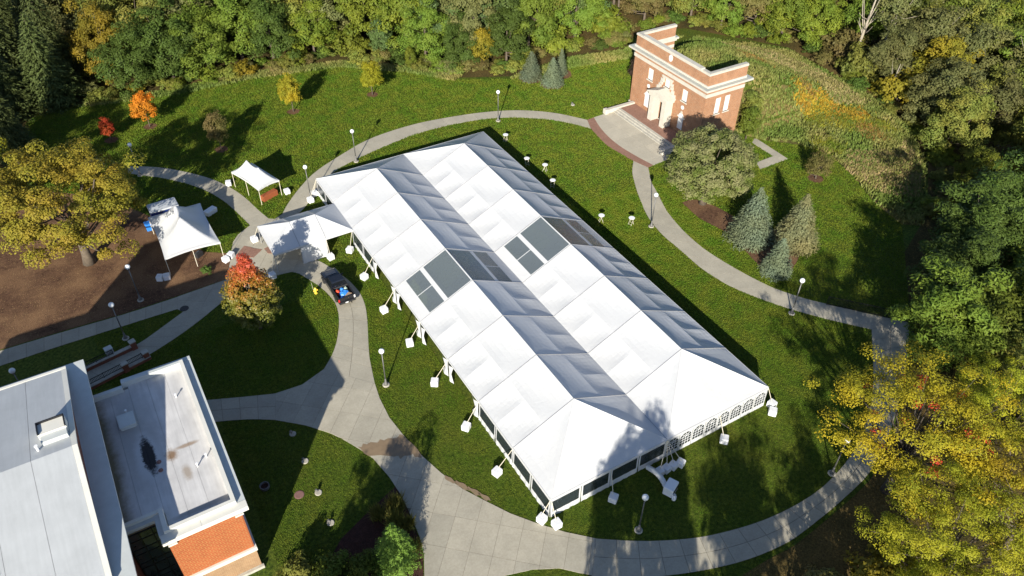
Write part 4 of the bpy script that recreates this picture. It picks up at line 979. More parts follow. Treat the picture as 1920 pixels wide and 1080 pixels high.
# ------------------------------------------------------------------ ramp walls and railings beside the hall
def railing(name, label, pts, h=1.05, z0=0.0, pick=.13, group='black picket railings'):
    t = thing(name, label, 'railing', (pts[0][0], pts[0][1], z0), 0, group)
    q = [(x - pts[0][0], y - pts[0][1]) for x, y in pts]
    for z in (.12, h): MB().tube([(x, y, z) for x, y in q], .036, 5).build('rail', 'iron', t)
    for i in range(len(q) - 1):
        a, b2 = Vector(q[i]), Vector(q[i + 1]); ln = (b2 - a).length; n = max(1, int(ln / pick))
        MB().tube([(a.x, a.y, 0), (a.x, a.y, h + .06)], .035, 6).build('post', 'iron', t)
        for k in range(1, n):
            p = a.lerp(b2, k / n); MB().box((p.x - .017, p.y - .017, .12), (p.x + .017, p.y + .017, h)).build('picket', 'iron', t)
    MB().tube([(q[-1][0], q[-1][1], 0), (q[-1][0], q[-1][1], h + .06)], .035, 6).build('post', 'iron', t)
    return t
def lowwall(name, label, a, b2, th_, h, mat='brick_red'):
    a, b2 = Vector(a), Vector(b2); d = b2 - a; rz = math.atan2(d.y, d.x)
    t = thing(name, label, 'wall', (a.x, a.y, 0), rz)
    MB().box((0, -th_ / 2, 0), (d.length, th_ / 2, h)).build('brick_wall', mat, t); n = max(2, int(d.length / .9))
    for i in range(n): MB().box((d.length * i / n + .006, -th_ / 2 - .05, h), (d.length * (i + 1) / n - .006, th_ / 2 + .05, h + .08)).build('coping_stone', 'stone_worn', t)
lowwall('ramp_wall', 'low brick ramp wall on the building side of the ramp path', (-2.6, 64.9), (-11.0, 62.9), .32, .35)
lowwall('ramp_wall', 'low brick wall with stone coping on the lawn side of the ramp', (-3.6, 67.15), (-11.4, 65.6), .32, .45)
for x, y, t in [(-2.95, 64.95, 'square brick pier at the open end of the ramp railing'), (-5.0, 64.3, 'square brick pier between the two lengths of ramp railing'), (-3.75, 67.1, 'square brick pier at the end of the lawn-side ramp wall')]:
    p_ = thing('brick_pier', t, 'pier', (x, y, 0), R(13), 'brick piers of the ramp')
    MB().box((-.26, -.26, 0), (.26, .26, 1.0)).build('shaft', 'brick_red', p_); MB().bev((-.31, -.31, 1.0), (.31, .31, 1.1), .03).build('cap', 'stone_worn', p_)
railing('picket_railing', 'short black picket railing between the two ramp piers', [(-3.3, 64.85), (-4.75, 64.5)], .62, .43)
railing('picket_railing', 'long black picket railing from the ramp pier towards the hall', [(-5.25, 64.35), (-7.0, 63.95), (-8.9, 63.5)], .62, .43)
railing('picket_railing', 'black picket railing on the lawn-side ramp wall', [(-5.7, 66.72), (-7.3, 66.4), (-9.2, 66.0)], .6, .53)
bx_ = thing('utility_box', 'pale square utility box on the dark lawn behind the ramp wall', 'box', (-6.0, 67.6, 0), R(12)); MB().bev((-.35, -.3, 0), (.35, .3, .75), .03).build('cabinet', 'coping', bx_); MB().box((-.37, -.32, .75), (.37, .32, .79)).build('lid', 'coping', bx_)
# iron fence at the ravine edge
railing('iron_fence', 'black iron picket fence along the path at the ravine edge', [(62.35, 36.6), (63.6, 35.15), (64.9, 33.65), (66.2, 32.1), (67.9, 30.25)], 1.2, 0, .12, 'black iron fences at the overlook')
railing('iron_fence', 'short black iron fence closing the path corner under the green trees', [(67.95, 30.1), (66.6, 29.0), (65.2, 28.1)], 1.2, 0, .12, 'black iron fences at the overlook')

# ------------------------------------------------------------------ brick facade (stands before the mound): front at x=72.2, y 69.3..84.9
fa = thing('brick_facade', 'freestanding red brick and limestone facade before the grassy mound', 'facade', (72.2, 77.1, 0))
HWF, DEP, TOP = 7.8, 6.9, 10.95
win = []   # openings in the front wall: (y0,y1,z0,z1)
def wall_with_holes(x0, x1, y0, y1, z0, z1, holes, name='brick_wall', mat='brick', axis='y'):
    """solid wall from boxes round rectangular openings"""
    cuts = sorted({y0, y1, *[v for h_ in holes for v in h_[:2]]}); mb = MB()
    for a, b2 in zip(cuts, cuts[1:]):
        hs = sorted([h_ for h_ in holes if h_[0] <= a + 1e-6 and h_[1] >= b2 - 1e-6], key=lambda h_: h_[2]); z = z0
        for h_ in hs:
            if h_[2] > z: mb.box((x0, a, z), (x1, b2, h_[2]))
            z = h_[3]
        if z < z1: mb.box((x0, a, z), (x1, b2, z1))
    if axis == 'x': mb.v = [(y, x, z) for x, y, z in mb.v]; mb.f = [tuple(reversed(q)) for q in mb.f]
    return mb.build(name, mat, fa)
uw = [(3.25, 4.4, 5.3, 7.05), (-4.3, -3.2, 5.25, 7.0), (-.5, .6, 5.75, 7.0)]
front = wall_with_holes(0, .55, -HWF, HWF, .35, 7.55, uw + [(-1.0, 1.0, .55, 4.2)])
for y0, y1, z0, z1 in uw:
    p_ = MB().box((.13, y0, z0), (.2, y1, z1)).build('window', 'white_paint', fa)
    for (a, b2) in ((y0, y0 + .06), (y1 - .06, y1)): MB().box((.10, a, z0), (.13, b2, z1)).build('frame', 'stone', p_)
    MB().box((-.10, y0 - .12, z0 - .16), (.3, y1 + .12, z0)).build('sill', 'stone', p_)
for s in (3.9, -3.75):     # blind arched panels and roundels below the windows
    mb = MB(); ar = [(s + .5 * math.cos(math.pi * k / 10), 2.95 + .5 * math.sin(math.pi * k / 10)) for k in range(11)]
    pl_ = [(s - .5, 1.0), (s + .5, 1.0)] + ar
    mb.add([(-.05, y, z) for y, z in pl_] + [(.0, y, z) for y, z in pl_], [tuple(reversed(range(13)))] + [(i, (i + 1) % 13, 13 + (i + 1) % 13, 13 + i) for i in range(13)]).build('arched_panel', 'white_paint', fa)
    for e in (-1, 1): MB().box((-.07, s + e * .62 - .12, 2.75), (.0, s + e * .62 + .12, 2.95)).build('impost', 'stone', fa)
    MB().box((-.12, s - .15, 3.42), (.0, s + .15, 3.75)).build('keystone', 'stone', fa)
    mb = MB().lathe([(.30, 0), (.30, .06)], 20); mb.v = [(-.06 + z, s + x, 4.33 + y) for x, y, z in mb.v]; mb.build('roundel', 'white_paint', fa)
mb = MB().lathe([(.5, 0), (.5, .07)], 24); mb.v = [(-.05 + z, .1 + x * .75, 10.2 - 1.25 + 1.2 + y) for x, y, z in mb.v]; mb.build('roundel', 'white_paint', fa)
# side returns
for s in (-1, 1):
    y0, y1 = (-HWF, -HWF + .5) if s < 0 else (HWF - .5, HWF)
    hs = [(2.0, 3.0, 4.6, 7.0), (3.7, 4.7, 4.6, 7.0)]
    wall_with_holes(y0, y1, .56, DEP, .35, 7.55, hs, axis='x')
    for a, b2, c, d in hs:
        p_ = MB().box((a, y0 + .13, c), (b2, y1 - .2, d)).build('window', 'white_paint', fa)
        MB().box((a - .1, y0 - .08 if s < 0 else y1 - .3, c - .15), (b2 + .1, y0 + .3 if s < 0 else y1 + .08, c)).build('sill', 'stone', p_)
# plinth, frieze, cornice, attic, coping as rings round the three sides
def band(name, mat, out, inn, z0, z1, steps=None):
    mb = MB()
    mb.box((-out, -HWF - out, z0), (inn, HWF + out, z1)); mb.build(name, mat, fa)
    for s in (-1, 1):
        a, b2 = (-HWF - out, -HWF + inn) if s < 0 else (HWF - inn, HWF + out)
        MB().box((inn + .002, a, z0), (DEP + (out if out > .3 else 0), b2, z1)).build(name, mat, fa)
band('plinth', 'stone', .12, .57, 0, .35)
band('frieze', 'stone', .10, .58, 7.55, 8.05)
band('brick_course', 'brick', 0, .55, 8.05, 8.55)
band('cornice', 'stone', .35, .6, 8.55, 8.75)
band('cornice', 'stone', .75, .6, 8.75, 8.98)
band('cornice_top', 'lead', .72, .55, 8.98, 9.04)
band('attic_base', 'stone', .14, .56, 9.04, 9.3)
band('attic_wall', 'brick', 0, .5, 9.3, 10.72)
band('parapet_coping', 'stone', .08, .62, 10.72, 10.95)
band('coping_cap', 'stone_worn', -.02, .55, 10.95, 11.03)
for i in range(27):        # stone joints on the cornice
    y = -HWF + .3 + i * (2 * HWF - .6) / 26; MB().box((-.66, y - .02, 9.041), (-.15, y + .02, 9.05)).build('cornice_joint', 'stone_worn', fa)
for i in range(10):
    for s in (-1, 1):
        y = s * (HWF + .4); MB().box((.3 + i * .65, y - .26, 9.041), (.34 + i * .65, y + .26, 9.05)).build('cornice_joint', 'stone_worn', fa)
MB().box((-.2, -HWF + 1.6, 10.95), (.5, HWF - 1.6, 11.2)).build('raised_coping', 'stone', fa)
# portal
MB().box((-1.4, .95, 0), (-.02, 1.75, 4.3)).build('pilaster', 'stone', fa); MB().box((-1.4, -1.75, 0), (-.02, -.95, 4.3)).build('pilaster', 'stone', fa)
MB().box((-1.5, .85, 0), (-.02, 1.85, .35)).build('pilaster_base', 'stone_worn', fa); MB().box((-1.5, -1.85, 0), (-.02, -.85, .35)).build('pilaster_base', 'stone_worn', fa)
MB().box((-1.55, -2.0, 4.3), (-.02, 2.0, 4.75)).build('entablature', 'stone', fa)
MB().box((-1.7, -2.2, 4.75), (-.02, 2.2, 4.9)).build('portal_cornice', 'stone', fa)
MB().add([(-1.7, -2.2, 4.9), (-1.7, 2.2, 4.9), (-1.7, 0, 5.75), (-.02, -2.2, 4.9), (-.02, 2.2, 4.9), (-.02, 0, 5.75)], [(0, 2, 1), (3, 4, 5), (0, 3, 5, 2), (1, 2, 5, 4), (0, 1, 4, 3)]).build('pediment', 'stone', fa)
MB().box((.2, -1.0, .55), (.3, 1.0, 4.2)).build('door', 'frame_black', fa); MB().box((-.1, -1.0, .35), (.55, 1.0, .55)).build('threshold', 'stone_worn', fa)
for z, w_ in ((4.92, 1.75), (5.4, 1.4), (5.85, 1.15), (6.3, 1.05)):     # stone scroll surround stepping up to the middle window
    for s in (-1, 1): MB().box((-.14, s * w_ - .28 + .05, z), (.0, s * w_ + .28 + .05, z + .48)).build('surround_block', 'stone', fa)
for s in (-1, 1): MB().box((-.12, .05 + s * .8 - .18, 6.3), (.0, .05 + s * .8 + .18, 7.2)).build('surround_block', 'stone', fa)
MB().box((-.14, -1.1, 7.0), (0, 1.2, 7.3)).build('lintel', 'stone', fa)
# terrace, steps and cheek walls
ter = thing('brick_terrace', 'raised brick terrace with stone steps before the facade', 'terrace', (70.3, 77.1, 0))
MB().box((-1.0, -6.6, 0), (1.78, 6.3, .42)).build('terrace_base', 'stone_worn', ter)
k = 0
for i in range(6):
    for j in range(27):
        a, b2 = -.98 + i * .46, -6.55 + j * .475
        MB().box((a + .008, b2 + .008, .40), (a + .452, b2 + .467, .437)).build('paver', 'paver_red', ter)
for i, (a, b2, z) in enumerate(((-1.4, -1.0, .42), (-1.8, -1.4, .28), (-2.2, -1.8, .14))): MB().box((a, -6.6, 0), (b2 - .003, 6.3, z)).build('step', 'stone_worn', ter)
for y in (-6.95, 6.35):
    MB().box((-3.4, y, 0), (1.78, y + .5, .55)).build('cheek_wall', 'stone', ter); MB().bev((-3.5, y - .06, .55), (1.78, y + .56, .66), .03).build('cheek_coping', 'stone', ter); MB().bev((-3.75, y - .15, 0), (-3.15, y + .65, .75), .05).build('end_block', 'stone', ter)

# ------------------------------------------------------------------ the hall: gable-roofed block and the lower flat-roofed block
hall = thing('gabled_hall', 'tall hall with a low white gable roof and brick gable end', 'building', (-7.6, 44.9, 0))
WL, HV = 22.0, 10.55
MB().box((-WL, -HV, 0), (0, HV, 9.55)).build('brick_wall', 'brick_red', hall)
MB().box((-WL, -HV - .35, 9.55), (.35, HV + .35, 9.75)).build('cornice', 'fascia', hall)
MB().box((-WL, -HV - .62, 9.75), (.64, HV + .62, 10.0)).build('cornice', 'coping', hall)
RZ = 12.15
for s in (-1, 1):    # roof slopes in membrane sheets
    for i in range(8):
        x0, x1 = -WL + (WL - 1.0) * i / 8, -WL + (WL - 1.0) * (i + 1) / 8
        MB().add([(x0 + .01, s * (HV - .15), 10.32), (x1 - .01, s * (HV - .15), 10.32), (x1 - .01, 0, RZ), (x0 + .01, 0, RZ)], [(0, 1, 2, 3) if s < 0 else (3, 2, 1, 0)]).build('roof_sheet', 'roof_white', hall)
    MB().add([(-1.0, s * (HV - .1), 10.34), (-.65, s * (HV - .1), 10.34), (-.65, 0, RZ + .03), (-1.0, 0, RZ + .03), (-1.0, s * (HV - .1), 10.2), (-.65, s * (HV - .1), 10.2), (-.65, 0, RZ - .1), (-1.0, 0, RZ - .1)],
             [(0, 1, 2, 3), (7, 6, 5, 4), (1, 5, 6, 2), (0, 3, 7, 4), (0, 4, 5, 1)] if s < 0 else [(3, 2, 1, 0), (4, 5, 6, 7), (2, 6, 5, 1), (4, 7, 3, 0), (1, 5, 4, 0)]).build('rake_trim', 'fascia', hall)
    MB().box((-WL, min(s * (HV - .15), s * (HV + .1)), 10.0), (-.65, max(s * (HV - .15), s * (HV + .1)), 10.36)).build('eave_trim', 'fascia', hall)
MB().add([(-.85, -HV + .2, 10.0), (-.85, HV - .2, 10.0), (-.85, 0, RZ - .1), (-1.05, -HV + .2, 10.0), (-1.05, HV - .2, 10.0), (-1.05, 0, RZ - .1)], [(0, 1, 2), (5, 4, 3), (0, 2, 5, 3), (2, 1, 4, 5)]).build('gable_wall', 'brick_red', hall)
# roof hatch near the ridge end
ht = MB().box((-2.9, 1.85, 11.6), (-1.05, 3.0, 12.45)).build('roof_hatch', 'fascia', hall)
for a, b2 in (((-2.9, 2.92, 12.45), (-1.05, 3.0, 12.62)), ((-2.9, 1.85, 12.45), (-2.82, 2.918, 12.62)), ((-1.13, 1.85, 12.45), (-1.05, 2.918, 12.62))): MB().box(a, b2).build('hatch_rim', 'frame_black', ht)
MB().box((-2.8, 1.2, 11.7), (-1.1, 1.845, 12.3)).build('hatch_step', 'coping', hall)
MB().lathe([(.09, 11.6), (.09, 12.4), (.13, 12.42), (.13, 12.5)], 10, (-3.1, .9, 0)).build('vent_pipe', 'plastic_white', hall)
ch = MB().box((-WL - 4, -16.5, 0), (-14.0, -11.6, 15.8)); ch.build('stair_tower', 'brick_red', hall)
MB().box((-16.5, 5.2, 9.0), (-11.6, 9.0, 16.2)).build('chimney_block', 'brick_red', hall)
low = thing('flat_roofed_wing', 'lower wing with a stained white flat roof and orange brick end', 'building', (-3.6, 45.5, 0))
X0, X1 = -3.94, 3.65      # local extents (x from the hall wall to the east face)
MB().poly([(X0, -6.1), (-1.36, -6.1), (-1.36, -8.1), (X1, -8.1), (X1, 8.5), (-1.36, 8.5), (-1.36, 7.9), (X0, 7.9)], 0, 7.3).build('core', 'brick_tan', low)
# flat roof in membrane strips
for i in range(5):
    a, b2 = X0 + .02 + i * (X1 - .3 - X0) / 5, X0 + .02 + (i + 1) * (X1 - .3 - X0) / 5
    y0, y1 = (-5.9, 7.7) if b2 < -1.0 else (-7.85, 8.25)
    MB().box((a, y0, 7.3), (b2 - .012, y1, 7.88 - .003 * (i % 2))).build('roof_sheet', 'roof_flat', low)
def par(name, mat, a, b2): MB().box(a, b2).build(name, mat, low)
# parapets
par('parapet', 'fascia', (X1 - .34, -7.9, 7.3), (X1 - .04, 8.3, 8.42)); par('parapet', 'coping', (-1.36, 8.0, 7.3), (X1 - .342, 8.3, 8.40)); par('parapet', 'coping', (X0, 7.45, 7.3), (-1.362, 7.75, 8.36))
par('parapet', 'fascia', (-1.05, -7.9, 7.3), (X1 - .342, -7.6, 8.42)); par('parapet', 'fascia', (-1.36, -7.9, 7.3), (-1.052, -5.8, 8.44)); par('parapet', 'fascia', (X0, -6.0, 7.3), (-1.362, -5.72, 8.30))
# cornice ledges
for i in range(6):
    a, b2 = -8.25 + i * 2.8, -8.25 + (i + 1) * 2.8 - .015; par('cornice', 'coping', (X1 - .038, a, 7.75), (X1 + .58, b2, 8.12))
par('cornice', 'fascia', (-1.7, -8.55, 7.72), (1.0, -7.902, 8.15)); par('cornice', 'fascia', (1.012, -8.55, 7.72), (X1 + .58, -7.902, 8.14)); par('cornice_step', 'fascia', (-1.55, -8.3, 7.42), (X1 + .35, -7.95, 7.72))
par('cornice', 'coping', (-1.36, 8.302, 7.85), (X1 + .58, 8.75, 8.15)); par('cornice', 'coping', (-1.75, -7.88, 7.85), (-1.362, -6.02, 8.16)); par('cornice', 'coping', (X0, -6.35, 7.80), (-1.76, -6.005, 8.05)); par('cornice', 'coping', (X0, 7.76, 7.8), (-1.365, 8.1, 8.1))
# orange brick end wall, band and tan base
par('end_wall', 'brick_orange', (-1.38, -8.16, 2.75), (X1 - .01, -8.06, 7.4)); par('side_wall', 'brick_orange', (-1.42, -8.155, .3), (-1.382, -6.11, 7.4)); par('east_wall', 'brick_orange', (X1 + .002, -8.15, 2.75), (X1 + .05, 8.45, 7.4))
par('stone_band', 'fascia', (-1.46, -8.34, 2.35), (X1 + .2, -8.165, 2.75)); par('stone_band', 'fascia', (X1 + .052, -8.16, 2.35), (X1 + .2, 8.5, 2.75)); par('brick_base', 'brick_tan', (-1.42, -8.26, .2), (X1 + .1, -8.11, 2.34)); par('plinth', 'stone_worn', (-1.5, -8.5, 0), (X1 + .25, -8.265, .3))
for x in (-1.3, X1 - .3): par('corner_block', 'fascia', (x - .15, -8.3, 7.1), (x + .45, -8.17, 7.25))
# curtain wall beside it: every pane its own piece
xs_ = [X0 + .05, -3.05, -2.2, -1.45]; zs_ = [.4, 1.5, 2.1, 3.2, 3.8, 4.9, 5.5, 6.5, 7.25]
for i in range(3):
    for j in range(8): par('glass_pane', 'glass_dark', (xs_[i] + .04, -6.2, zs_[j] + .04), (xs_[i + 1] - .04, -6.16, zs_[j + 1] - .04))
for x in xs_: par('mullion', 'frame_black', (x - .04, -6.26, .3), (x + .04, -6.11, 7.3))
for z in zs_: par('transom', 'frame_black', (xs_[0] + .042, -6.24, z - .038), (xs_[3] - .042, -6.112, z + .038))
# entrance wedge, roof furniture
par('hatch_curb', 'coping', (-2.28, 3.25, 7.88), (-1.15, 4.6, 8.22)); par('hatch_lid', 'coping', (-2.33, 3.2, 8.22), (-1.1, 4.65, 8.3))
for x, y in ((-.41, -1.2), (-.46, -2.05)): MB().lathe([(.17, 7.88), (.17, 7.95), (.05, 8.0)], 12, (x, y, 0)).build('roof_drain', 'manhole_rust', low)
for x, y in ((2.2, 4.75), (2.8, -2.5), (2.0, -3.05), (-1.6, 5.0)): MB().lathe([(.05, 7.88), (.05, 8.2), (.09, 8.2), (.09, 8.28)], 8, (x, y, 0)).build('vent_pipe', 'plastic_white', low)
# ------------------------------------------------------------------ vegetation
def cards(name, Cn, Nn, S, aspect=.6, smooth=False, tang=None, fold=.0):
    n = len(Cn); Nn = Nn / np.linalg.norm(Nn, axis=1, keepdims=True)
    if tang is None: tang = rng.normal(size=(n, 3))
    T = tang - Nn * np.sum(tang * Nn, axis=1, keepdims=True); T /= np.linalg.norm(T, axis=1, keepdims=True) + 1e-9
    B = np.cross(Nn, T); S = S[:, None]
    V = np.stack([Cn - T * S * .5, Cn + B * S * .5 * aspect - Nn * S * fold, Cn + T * S * .5, Cn - B * S * .5 * aspect - Nn * S * fold], 1).reshape(-1, 3)
    me = bpy.data.meshes.new(name)
    me.vertices.add(4 * n); me.vertices.foreach_set('co', V.astype(np.float32).ravel())
    me.loops.add(4 * n); me.loops.foreach_set('vertex_index', np.arange(4 * n, dtype=np.int32))
    me.polygons.add(n); me.polygons.foreach_set('loop_start', np.arange(0, 4 * n, 4, dtype=np.int32)); me.polygons.foreach_set('loop_total', np.full(n, 4, dtype=np.int32))
    me.update(calc_edges=True); me.validate()
    return me
def unit(n):
    d = rng.normal(size=(n, 3)); return d / np.linalg.norm(d, axis=1, keepdims=True)
def crown(name, clumps, rc, per, size, up=.35, aspect=.62, flat=1.0, spread=.45, droop=0.0, center=None):
    """clumps: (n,3) centres; leaves sit on the outside of each clump"""
    n = len(clumps); rc = np.asarray(rc) * np.ones(n)
    ci = np.repeat(np.arange(n), per); d = unit(n * per)
    d[:, 2] = np.where(d[:, 2] < -.35, -d[:, 2] * .6, d[:, 2])
    rr = rc[ci] * (1 - spread * rng.random(n * per) ** 1.7)
    p = clumps[ci] + d * rr[:, None] * np.array([1, 1, flat])
    cc = clumps.mean(0) if center is None else np.array(center)
    outw = clumps[ci] - cc; outw /= np.linalg.norm(outw, axis=1, keepdims=True) + 1e-6
    Nn = d * .75 + outw * .35 + np.array([0, 0, up]) + rng.normal(size=p.shape) * .38
    if droop: p[:, 2] -= droop * rng.random(n * per) ** 2
    S = size * rng.uniform(.65, 1.35, n * per)
    return cards(name, p, Nn, S, aspect)
def shell(n, rx, ry, rz, zc, inner=.45, low=-.75, lob=5, amp=.18, seedv=0.0):
    """clump centres through the outer part of a lumpy ellipsoid"""
    d = unit(n * 3); d = d[d[:, 2] > low][:n]
    rad = inner + (1 - inner) * rng.random(len(d)) ** .55
    az = np.arctan2(d[:, 1], d[:, 0])
    lump = 1 + amp * np.sin(lob * az + seedv + 3 * d[:, 2]) + amp * .6 * np.sin((lob + 3) * az * 1.0 + 5 * d[:, 2] + seedv * 2)
    p = d * (rad * lump)[:, None] * np.array([rx, ry, rz]); p[:, 2] += zc
    return p
def trunk(name, h, r, limbs, zs=.35, lean=0.0, n=7):
    """tapered trunk to height h, curved limbs to the given points"""
    mb = MB(); pts = []; rad = []
    for k in range(7):
        t = k / 6; pts.append((lean * t * t + .12 * r * math.sin(5 * t), .15 * r * math.sin(4 * t + 1), h * t)); rad.append(r * (1.35 if k == 0 else 1.0 - .72 * t))
    mb.tube(pts, rad, 8)
    for i, q2 in enumerate(limbs):
        z0 = h * (zs + (1 - zs) * .85 * ((i * .618) % 1)); a = Vector((lean * (z0 / h) ** 2, 0, z0)); b2 = Vector(q2)
        if b2.z < z0: a.z = max(h * zs * .8, b2.z * .7)
        m_ = a.lerp(b2, .5) + Vector((0, 0, -.06 * (b2 - a).length)); rr = r * .42 * (1 - .5 * a.z / h)
        mb.tube([a, a.lerp(m_, .6), m_, m_.lerp(b2, .6), b2], [rr, rr * .8, rr * .6, rr * .4, rr * .15], 5)
    return mb.mesh(name, True)
PROTO = {}
def proto(key, me_crown, me_trunk): PROTO[key] = (me_crown, me_trunk)
def pick(cl, n): return [tuple(cl[i]) for i in rng.choice(len(cl), n, replace=False)]
# crown forms, about 10 m tall unless noted
for k, (rx, ry, rz, zc, lob) in enumerate([(4.3, 4.0, 4.6, 5.6, 4), (4.0, 4.4, 4.9, 5.5, 5), (4.5, 3.8, 4.5, 5.7, 3)]):
    cl = shell(112, rx, ry, rz, zc, .52, -.9, lob, .2, k * 1.3)
    proto(f'broad{k}', crown(f'crown_broad{k}', cl, rng.uniform(.75, 1.3, len(cl)), 190, .29, .35, .62, .8, .38), trunk(f'trunk_broad{k}', 6.5, .26, pick(cl, 9)))
for k in range(2):           # looser, with hanging sprays
    cl = shell(92, 4.0, 4.0, 4.9, 5.4, .45, -.92, 4, .26, k * 2.1)
    proto(f'spray{k}', crown(f'crown_spray{k}', cl, rng.uniform(.75, 1.35, len(cl)), 190, .38, .5, .34, .6, .42, .75), trunk(f'trunk_spray{k}', 6.5, .22, pick(cl, 8)))
for k in range(2):           # tall and thin-crowned, trunks showing
    cl = shell(58, 3.2, 3.2, 3.4, 9.4, .35, -.9, 3, .3, k * 1.7)
    proto(f'tall{k}', crown(f'crown_tall{k}', cl, rng.uniform(.7, 1.2, len(cl)), 110, .30, .3, .6, .7, .4), trunk(f'trunk_tall{k}', 10.5, .24, pick(cl, 12), .45, .6))
cl = shell(330, 4.6, 4.6, 4.0, 5.35, .55, -.72, 7, .06)      # dense round oak
proto('oak', crown('crown_oak', cl, rng.uniform(.5, .8, len(cl)), 130, .20, .45, .75), trunk('trunk_oak', 5.6, .36, pick(cl, 12), .28))
cl = shell(190, 7.4, 7.0, 5.6, 8.6, .5, -.7, 5, .2, .8)      # big spreading oak
proto('bigoak', crown('crown_bigoak', cl, rng.uniform(.7, 1.25, len(cl)), 290, .22, .45, .62, .8, .36), trunk('trunk_bigoak', 8.6, .5, pick(cl, 18), .3))
for k in range(2):            # young street tree, egg shaped, 5 m
    cl = shell(95, 1.45, 1.45, 1.95, 2.95, .4, -.85, 4, .1, k)
    proto(f'young{k}', crown(f'crown_young{k}', cl, rng.uniform(.36, .56, len(cl)), 85, .17, .3), trunk(f'trunk_young{k}', 3.4, .075, pick(cl, 7), .35))
cl = shell(190, 3.05, 3.05, 4.2, 5.1, .45, -.9, 6, .12, .3)   # maple, broad cone
cl[:, :2] *= np.clip(1.28 - .11 * cl[:, 2], .30, 1.12)[:, None]
proto('maple', crown('crown_maple', cl, rng.uniform(.42, .66, len(cl)), 100, .22, .4), trunk('trunk_maple', 6.5, .16, pick(cl, 10), .2))
def locust(name, seedv, n, rx, rz):
    """airy crown: flat sprays on spreading limbs"""
    cl = shell(n, rx, rx, rz, 8.3, .20, -.6, 4, .07, seedv)
    return cl, crown(name, cl, rng.uniform(.55, 1.0, len(cl)), 210, .155, .75, .45, .5, .65, .3)
for k in range(2):
    cl, me = locust(f'crown_locust{k}', 1.1 * k, 165, 6.6, 3.8); proto(f'locust{k}', me, trunk(f'trunk_locust{k}', 7.5, .30, pick(cl, 44), .25, .3))
# spruces: whorls of drooping boughs
def spruce(name, h, r, whorls, boughs, per, size, fan=.13):
    Cn, Nn, T = [], [], []
    for w_ in range(whorls):
        t = (w_ + .3) / whorls; z = h * (.04 + .95 * t); rad = r * (1 - t) ** .85 + .12
        nb = max(5, int(boughs * (1 - .65 * t)))
        for b2 in range(nb):
            az = 2 * math.pi * (b2 + .5 * (w_ % 2) + rng.uniform(-.2, .2)) / nb; ln = rad * rng.uniform(.82, 1.12)
            k = max(4, int(per * (ln / r) + 3)); s = rng.random(k) ** .7; lat = rng.normal(size=k) * fan * ln * (1.1 - .6 * s)
            ca, sa = math.cos(az), math.sin(az)
            x, y = ca * s * ln - sa * lat, sa * s * ln + ca * lat
            zz = z - .30 * ln * s + .16 * ln * s * s + rng.normal(size=k) * .045 * (1 + ln)
            Cn.append(np.stack([x, y, zz], 1))
            Nn.append(np.stack([ca * .55 + rng.normal(size=k) * .4, sa * .55 + rng.normal(size=k) * .4, np.full(k, .8)], 1))
            T.append(np.stack([ca - sa * lat * .8, sa + ca * lat * .8, np.full(k, -.12)], 1))
    Cn, Nn, T = map(np.concatenate, (Cn, Nn, T))
    me = cards(name, Cn, Nn, size * rng.uniform(.7, 1.4, len(Cn)), .42, tang=T)
    return me, trunk('trunk_' + name, h * .95, .02 * h, [], .3)
PROTO['spruce0'] = spruce('crown_spruce0', 7.5, 3.0, 27, 22, 62, .235)
PROTO['spruce1'] = spruce('crown_spruce1', 5.0, 1.75, 21, 18, 46, .19)
PROTO['fir'] = spruce('crown_fir', 14.0, 3.4, 34, 18, 60, .34)
PROTO['nearspruce'] = spruce('crown_nearspruce', 5.4, 2.3, 18, 17, 130, .13, .115)
for k in range(2):
    cl = shell(46, 1.5, 1.5, 1.15, 1.05, .3, -.75, 4, .22, k)
    proto(f'shrub{k}', crown(f'crown_shrub{k}', cl, rng.uniform(.35, .6, len(cl)), 55, .25, .4), trunk(f'trunk_shrub{k}', 1.2, .06, pick(cl, 8), .1))
cl = shell(120, 1.9, 1.9, 1.7, 2.1, .25, -.8, 4, .2)                      # fine-twigged ornamental
proto('ornamental', crown('crown_ornamental', cl, rng.uniform(.3, .5, len(cl)), 42, .16, .3), trunk('trunk_ornamental', 2.3, .11, pick(cl, 34), .25))
cl = shell(60, 1.0, 1.0, 2.6, 2.8, .3, -.95, 3, .12); proto('column', crown('crown_column', cl, rng.uniform(.35, .55, len(cl)), 60, .22, .5), trunk('trunk_column', 4.5, .09, [], .3))
# leafless snag
lim = [(rng.uniform(-2.4, 2.4), rng.uniform(-2.4, 2.4), rng.uniform(6, 11.5)) for _ in range(14)]
SNAG = trunk('trunk_snag', 10.5, .28, lim, .4, .8)

def tree(name, label, key, mat, x, y, h=1.0, w=None, z=None, rz=None, bark='bark', cat='tree', group=None, tilt=0.0):
    w = h if w is None else w
    t = thing(name, label, cat, (x, y, (tz(x, y) if z is None else z) - .03), rng.uniform(0, 6.28) if rz is None else rz, group)
    c, k = PROTO[key]
    o = put('crown', c, mat, t); o.scale = (w, w, h)
    o2 = put('trunk', k, bark, t); o2.scale = (w, w, h)
    return t
RINGS = []
def ring(x, y, r, mat='mulch'):
    RINGS.append((x, y, r))
    pts = [(x + r * (1 + .08 * math.sin(3 * a)) * math.cos(a), y + r * math.sin(a)) for a in [k * math.pi / 10 for k in range(20)]]
    sheet('mulch_ring', pts, .014, mat)
